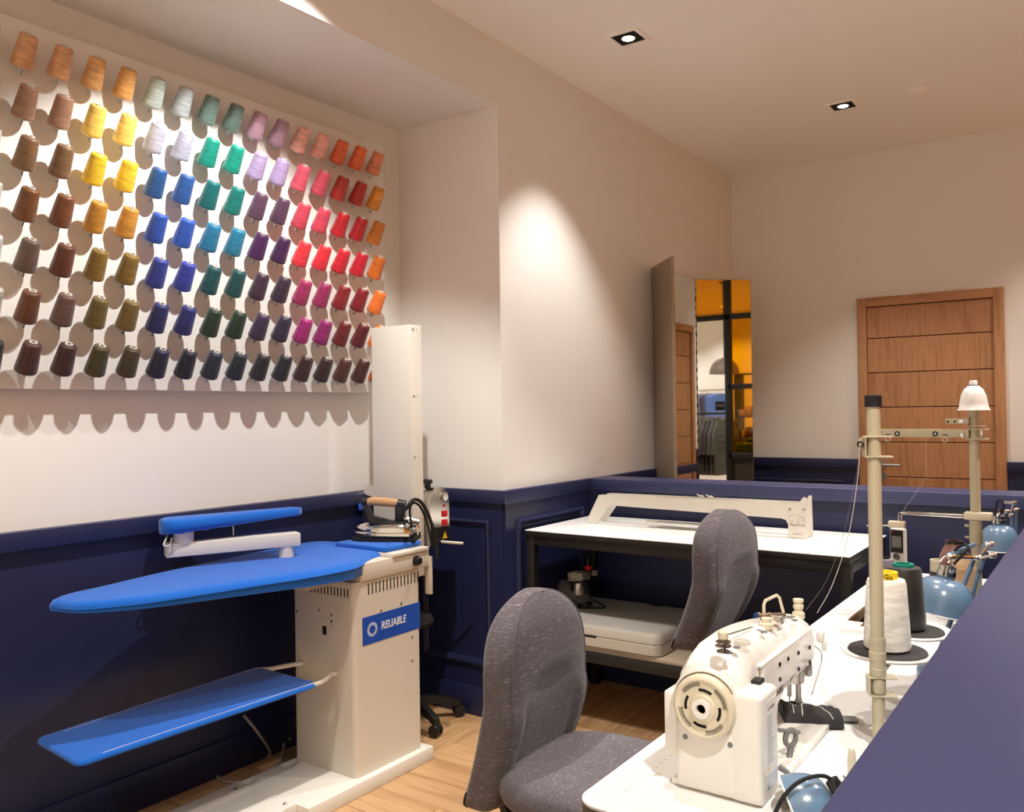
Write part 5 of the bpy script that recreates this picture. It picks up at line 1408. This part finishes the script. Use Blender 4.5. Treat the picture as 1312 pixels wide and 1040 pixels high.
def jacket():
    m = MB(); rings = []
    n = 60
    for i in range(n+1):
        t = i/n
        z = RZ-.07-(RZ-.07-jl)*t
        puff = .75+.25*abs(math.sin(t*PI*9))
        hw_ = (.10+.20*min(1, t*5)**.7)*(1-.1*t); th = .027*puff*min(1, .35+t*4)
        rings.append([(hw_*math.copysign(abs(math.cos(a))**.7, math.cos(a)), th*math.sin(a), z) for a in [2*PI*k/20 for k in range(20)]])
    m.loft(rings); return m
jbody = jacket()
ny = 7
for i in range(ny):
    t = (i+.5)/ny
    y = r0.y+(r1.y-r0.y)*t
    j = thing('puffer_jacket', (RX, y, RZ), 'dark quilted puffer jacket hanging on the black rail', 'jacket', group='puffer jackets on the rail')
    b_ = MB(); b_.v = [Matrix.Rotation(math.radians(12), 4, 'Z') @ (v-Vector((0, 0, RZ))) for v in jbody.v]; b_.f = jbody.f; b_.mi = jbody.mi
    b_.build('body', jm[i % 3 if i < 6 else 3], j, world=False, ang=70)
    for q in (-1, 1):
        MB().tube([(q*.18, q*.04, -.10), (q*.27, q*.055, -.25), (q*.30, q*.06, -.5)], [.032, .036, .028], 10, 0).build('sleeve', jm[i % 3 if i < 6 else 3], j, world=False, ang=70)
    MB().tube([(-.18, -.04, -.09), (0, 0, -.05), (.18, .04, -.09)], .006, 8, 4).tube([(0, 0, -.05), (0, 0, -.012), (.0, .0, .018)], .003, 6).build('hanger', m_chrome, j, world=False)
# sign card on the rail
cc = via(923, 519.8, RX)
cw, chh = abs(via(929, 520, RX).y-via(917, 520, RX).y)/2, abs(via(923, 514, RX).z-via(923, 525.5, RX).z)/2
sgn = thing('sign_card', (RX, cc.y, cc.z-chh), 'small black sign card with white print above the jacket rail', 'sign')
MB().rbox((RX-.012, cc.y-cw, cc.z-chh), (RX-.006, cc.y+cw, cc.z+chh), .001).build('card', m_black, sgn)
MB().cyl((RX-.009, cc.y, RZ), (RX-.009, cc.y, cc.z-chh), .005, seg=8).build('stem', m_chrome, sgn)
text_part('lettering', '700 FILL', cw*.42, frame((RX-.0128, cc.y, cc.z), (0, -1, 0), (0, 0, 1)), m_print, sgn, .0003)
# shirts on a wall rail further back
SXR = 6.2
s0_, s1_ = via(896, 500, SXR), via(925, 500, SXR)
SZR = s0_.z
sr = thing('wall_rail', (SXR, (s0_.y+s1_.y)/2, SZR), 'steel clothes rail along the far shop wall', 'clothes rail')
MB().cyl((SXR, min(s0_.y, s1_.y)-.3, SZR), (SXR, max(s0_.y, s1_.y)+.3, SZR), .012, seg=10).build('rail', m_chrome, sr)
for y in (min(s0_.y, s1_.y)-.28, max(s0_.y, s1_.y)+.28): MB().cyl((SXR, y, SZR), (XE, y, SZR), .012, seg=10).build('wall_arm', m_chrome, sr)
shc = [('charcoal', (72, 70, 82)), ('grey', (118, 118, 132)), ('slate', (88, 90, 108)), ('grey', (126, 126, 140)), ('charcoal', (66, 64, 76)), ('slate', (92, 98, 122)), ('blue', (96, 128, 196)), ('blue', (84, 116, 190))]
shm = {}
for i, (nm, c) in enumerate(shc):
    t = (i+.5)/len(shc); y = s0_.y+(s1_.y-s0_.y)*t
    m_ = shm.setdefault(nm, mat('shirt_'+nm, c, .9))
    j = thing('shirt', (SXR, y, SZR), '%s shirt hanging on the steel wall rail' % nm, 'shirt', group='shirts on the wall rail')
    b_ = MB(); rg = []
    for t_, w_ in ((0, .06), (.05, .18), (.12, .22), (.5, .20), (1, .22)):
        z = -.06-.72*t_
        rg.append([(w_*math.cos(a), (.02+.015*t_)*math.sin(a), z) for a in [2*PI*k/14 for k in range(14)]])
    b_.loft(rg, M=Matrix.Rotation(math.radians(55*sg), 4, 'Z')); b_.build('body', m_, j, world=False, ang=60)
    MB().tube([(0, 0, -.06), (0, 0, -.014), (0, 0, .016)], .004, 6).build('hanger_hook', m_chrome, j, world=False)
# dome pendant
PXX = 3.6
pc = via(928, 479, PXX); pr = abs(via(948, 479, PXX).y-via(909, 479, PXX).y)/2*.93
ptp = via(928, 458, PXX).z
pd = thing('pendant_lamp', (PXX, pc.y, pc.z), 'large taupe dome pendant lamp hanging in the shop', 'lamp')
m = MB(); hh = ptp-pc.z
m.lathe([(pr*math.cos(PI/2*k/12), hh*math.sin(PI/2*k/12)) for k in range(12)]+[(.02, hh)], 36, Matrix.Translation((PXX, pc.y, pc.z)), False, True); m.build('dome', mat('taupe_dome', (132, 118, 106), .5), pd, ang=60)
MB().cyl((PXX, pc.y, ptp), (PXX, pc.y, ZC), .006, seg=8).build('cord', m_black, pd)
MB().lathe([(.05, ZC-.02), (.05, ZC)], 16, Matrix.Translation((PXX, pc.y, 0))).build('ceiling_rose', m_black, pd)
MB().lathe([(.03, pc.z+hh*.35), (.045, pc.z+hh*.5), (.02, pc.z+hh*.75)], 16, Matrix.Translation((PXX, pc.y, 0))).build('bulb', m_lampface, pd)
# display table behind the amber panes
DXX = 2.3
d0, d1 = via(941, 560, DXX), via(964, 560, DXX)
dzt = via(950, 578, DXX).z
dt = thing('display_table', (DXX, (d0.y+d1.y)/2, 0), 'dark display table with folded goods behind the amber glass', 'table')
yy0, yy1 = min(d0.y, d1.y)+.02, max(d0.y, d1.y)+.5
MB().rbox((DXX-.1, yy0, dzt-.03), (DXX+.7, yy1, dzt), .004).build('table_top', m_blacksteel, dt)
for x in (DXX-.08, DXX+.64):
    for y in (yy0+.02, yy1-.06): MB().rbox((x, y, 0), (x+.04, y+.04, dzt-.03), .003).build('leg', m_blacksteel, dt)
gc = {'green': (70, 110, 40), 'yellow': (226, 196, 90), 'cream': (226, 214, 180), 'brown': (120, 80, 50)}
gm = {k: mat('goods_'+k, c, .7) for k, c in gc.items()}
ykeys = ['green', 'yellow', 'green', 'cream', 'brown', 'green']
for i in range(6):
    for lv in range(2+i % 2):
        nm = ykeys[(i+lv*2) % 6]
        x = DXX-.06+(i % 2)*.3; y = yy0+.02+(i//2)*.2
        o_ = MB().rbox((x, y, dzt+lv*.05), (x+.24, y+.17, dzt+lv*.05+.048), .012, 2).build('folded_garment', gm[nm])
        tag(o_, '%s folded garment in a pile on the display table' % nm, 'garment', 'folded garments on the display table')
# tall display shelf with cartons behind
SHX = 4.6
e0, e1 = via(941, 540, SHX), via(964, 540, SHX)
y0s, y1s = min(e0.y, e1.y), max(e0.y, e1.y)+.5
sh = thing('display_shelf', (SHX, (y0s+y1s)/2, 0), 'dark frame display shelf with cartons behind the amber glass', 'shelf')
zsv = [via(950, v, SHX).z for v in (478, 533, 560)]
for y in (y0s, y1s-.03): MB().rbox((SHX, y, 0), (SHX+.35, y+.03, zsv[0]), .003).build('side', m_blackframe, sh)
for z in zsv+[.35]: MB().rbox((SHX, y0s+.03, z-.02), (SHX+.35, y1s-.03, z), .003).build('shelf_board', m_blackframe, sh)
for r_, z in enumerate(zsv[1:]):
    for k in range(6):
        nm = ['cream', 'yellow', 'brown', 'cream', 'green', 'yellow'][(k+r_) % 6]
        y = y0s+.05+k*.105; h = .10+.05*((k*7+r_*3) % 3)
        o_ = MB().rbox((SHX+.05, y, z+.001), (SHX+.25, y+.09, z+h), .004).build('carton', gm[nm])
        tag(o_, '%s carton standing on the dark display shelf' % nm, 'carton', 'cartons on the display shelf')
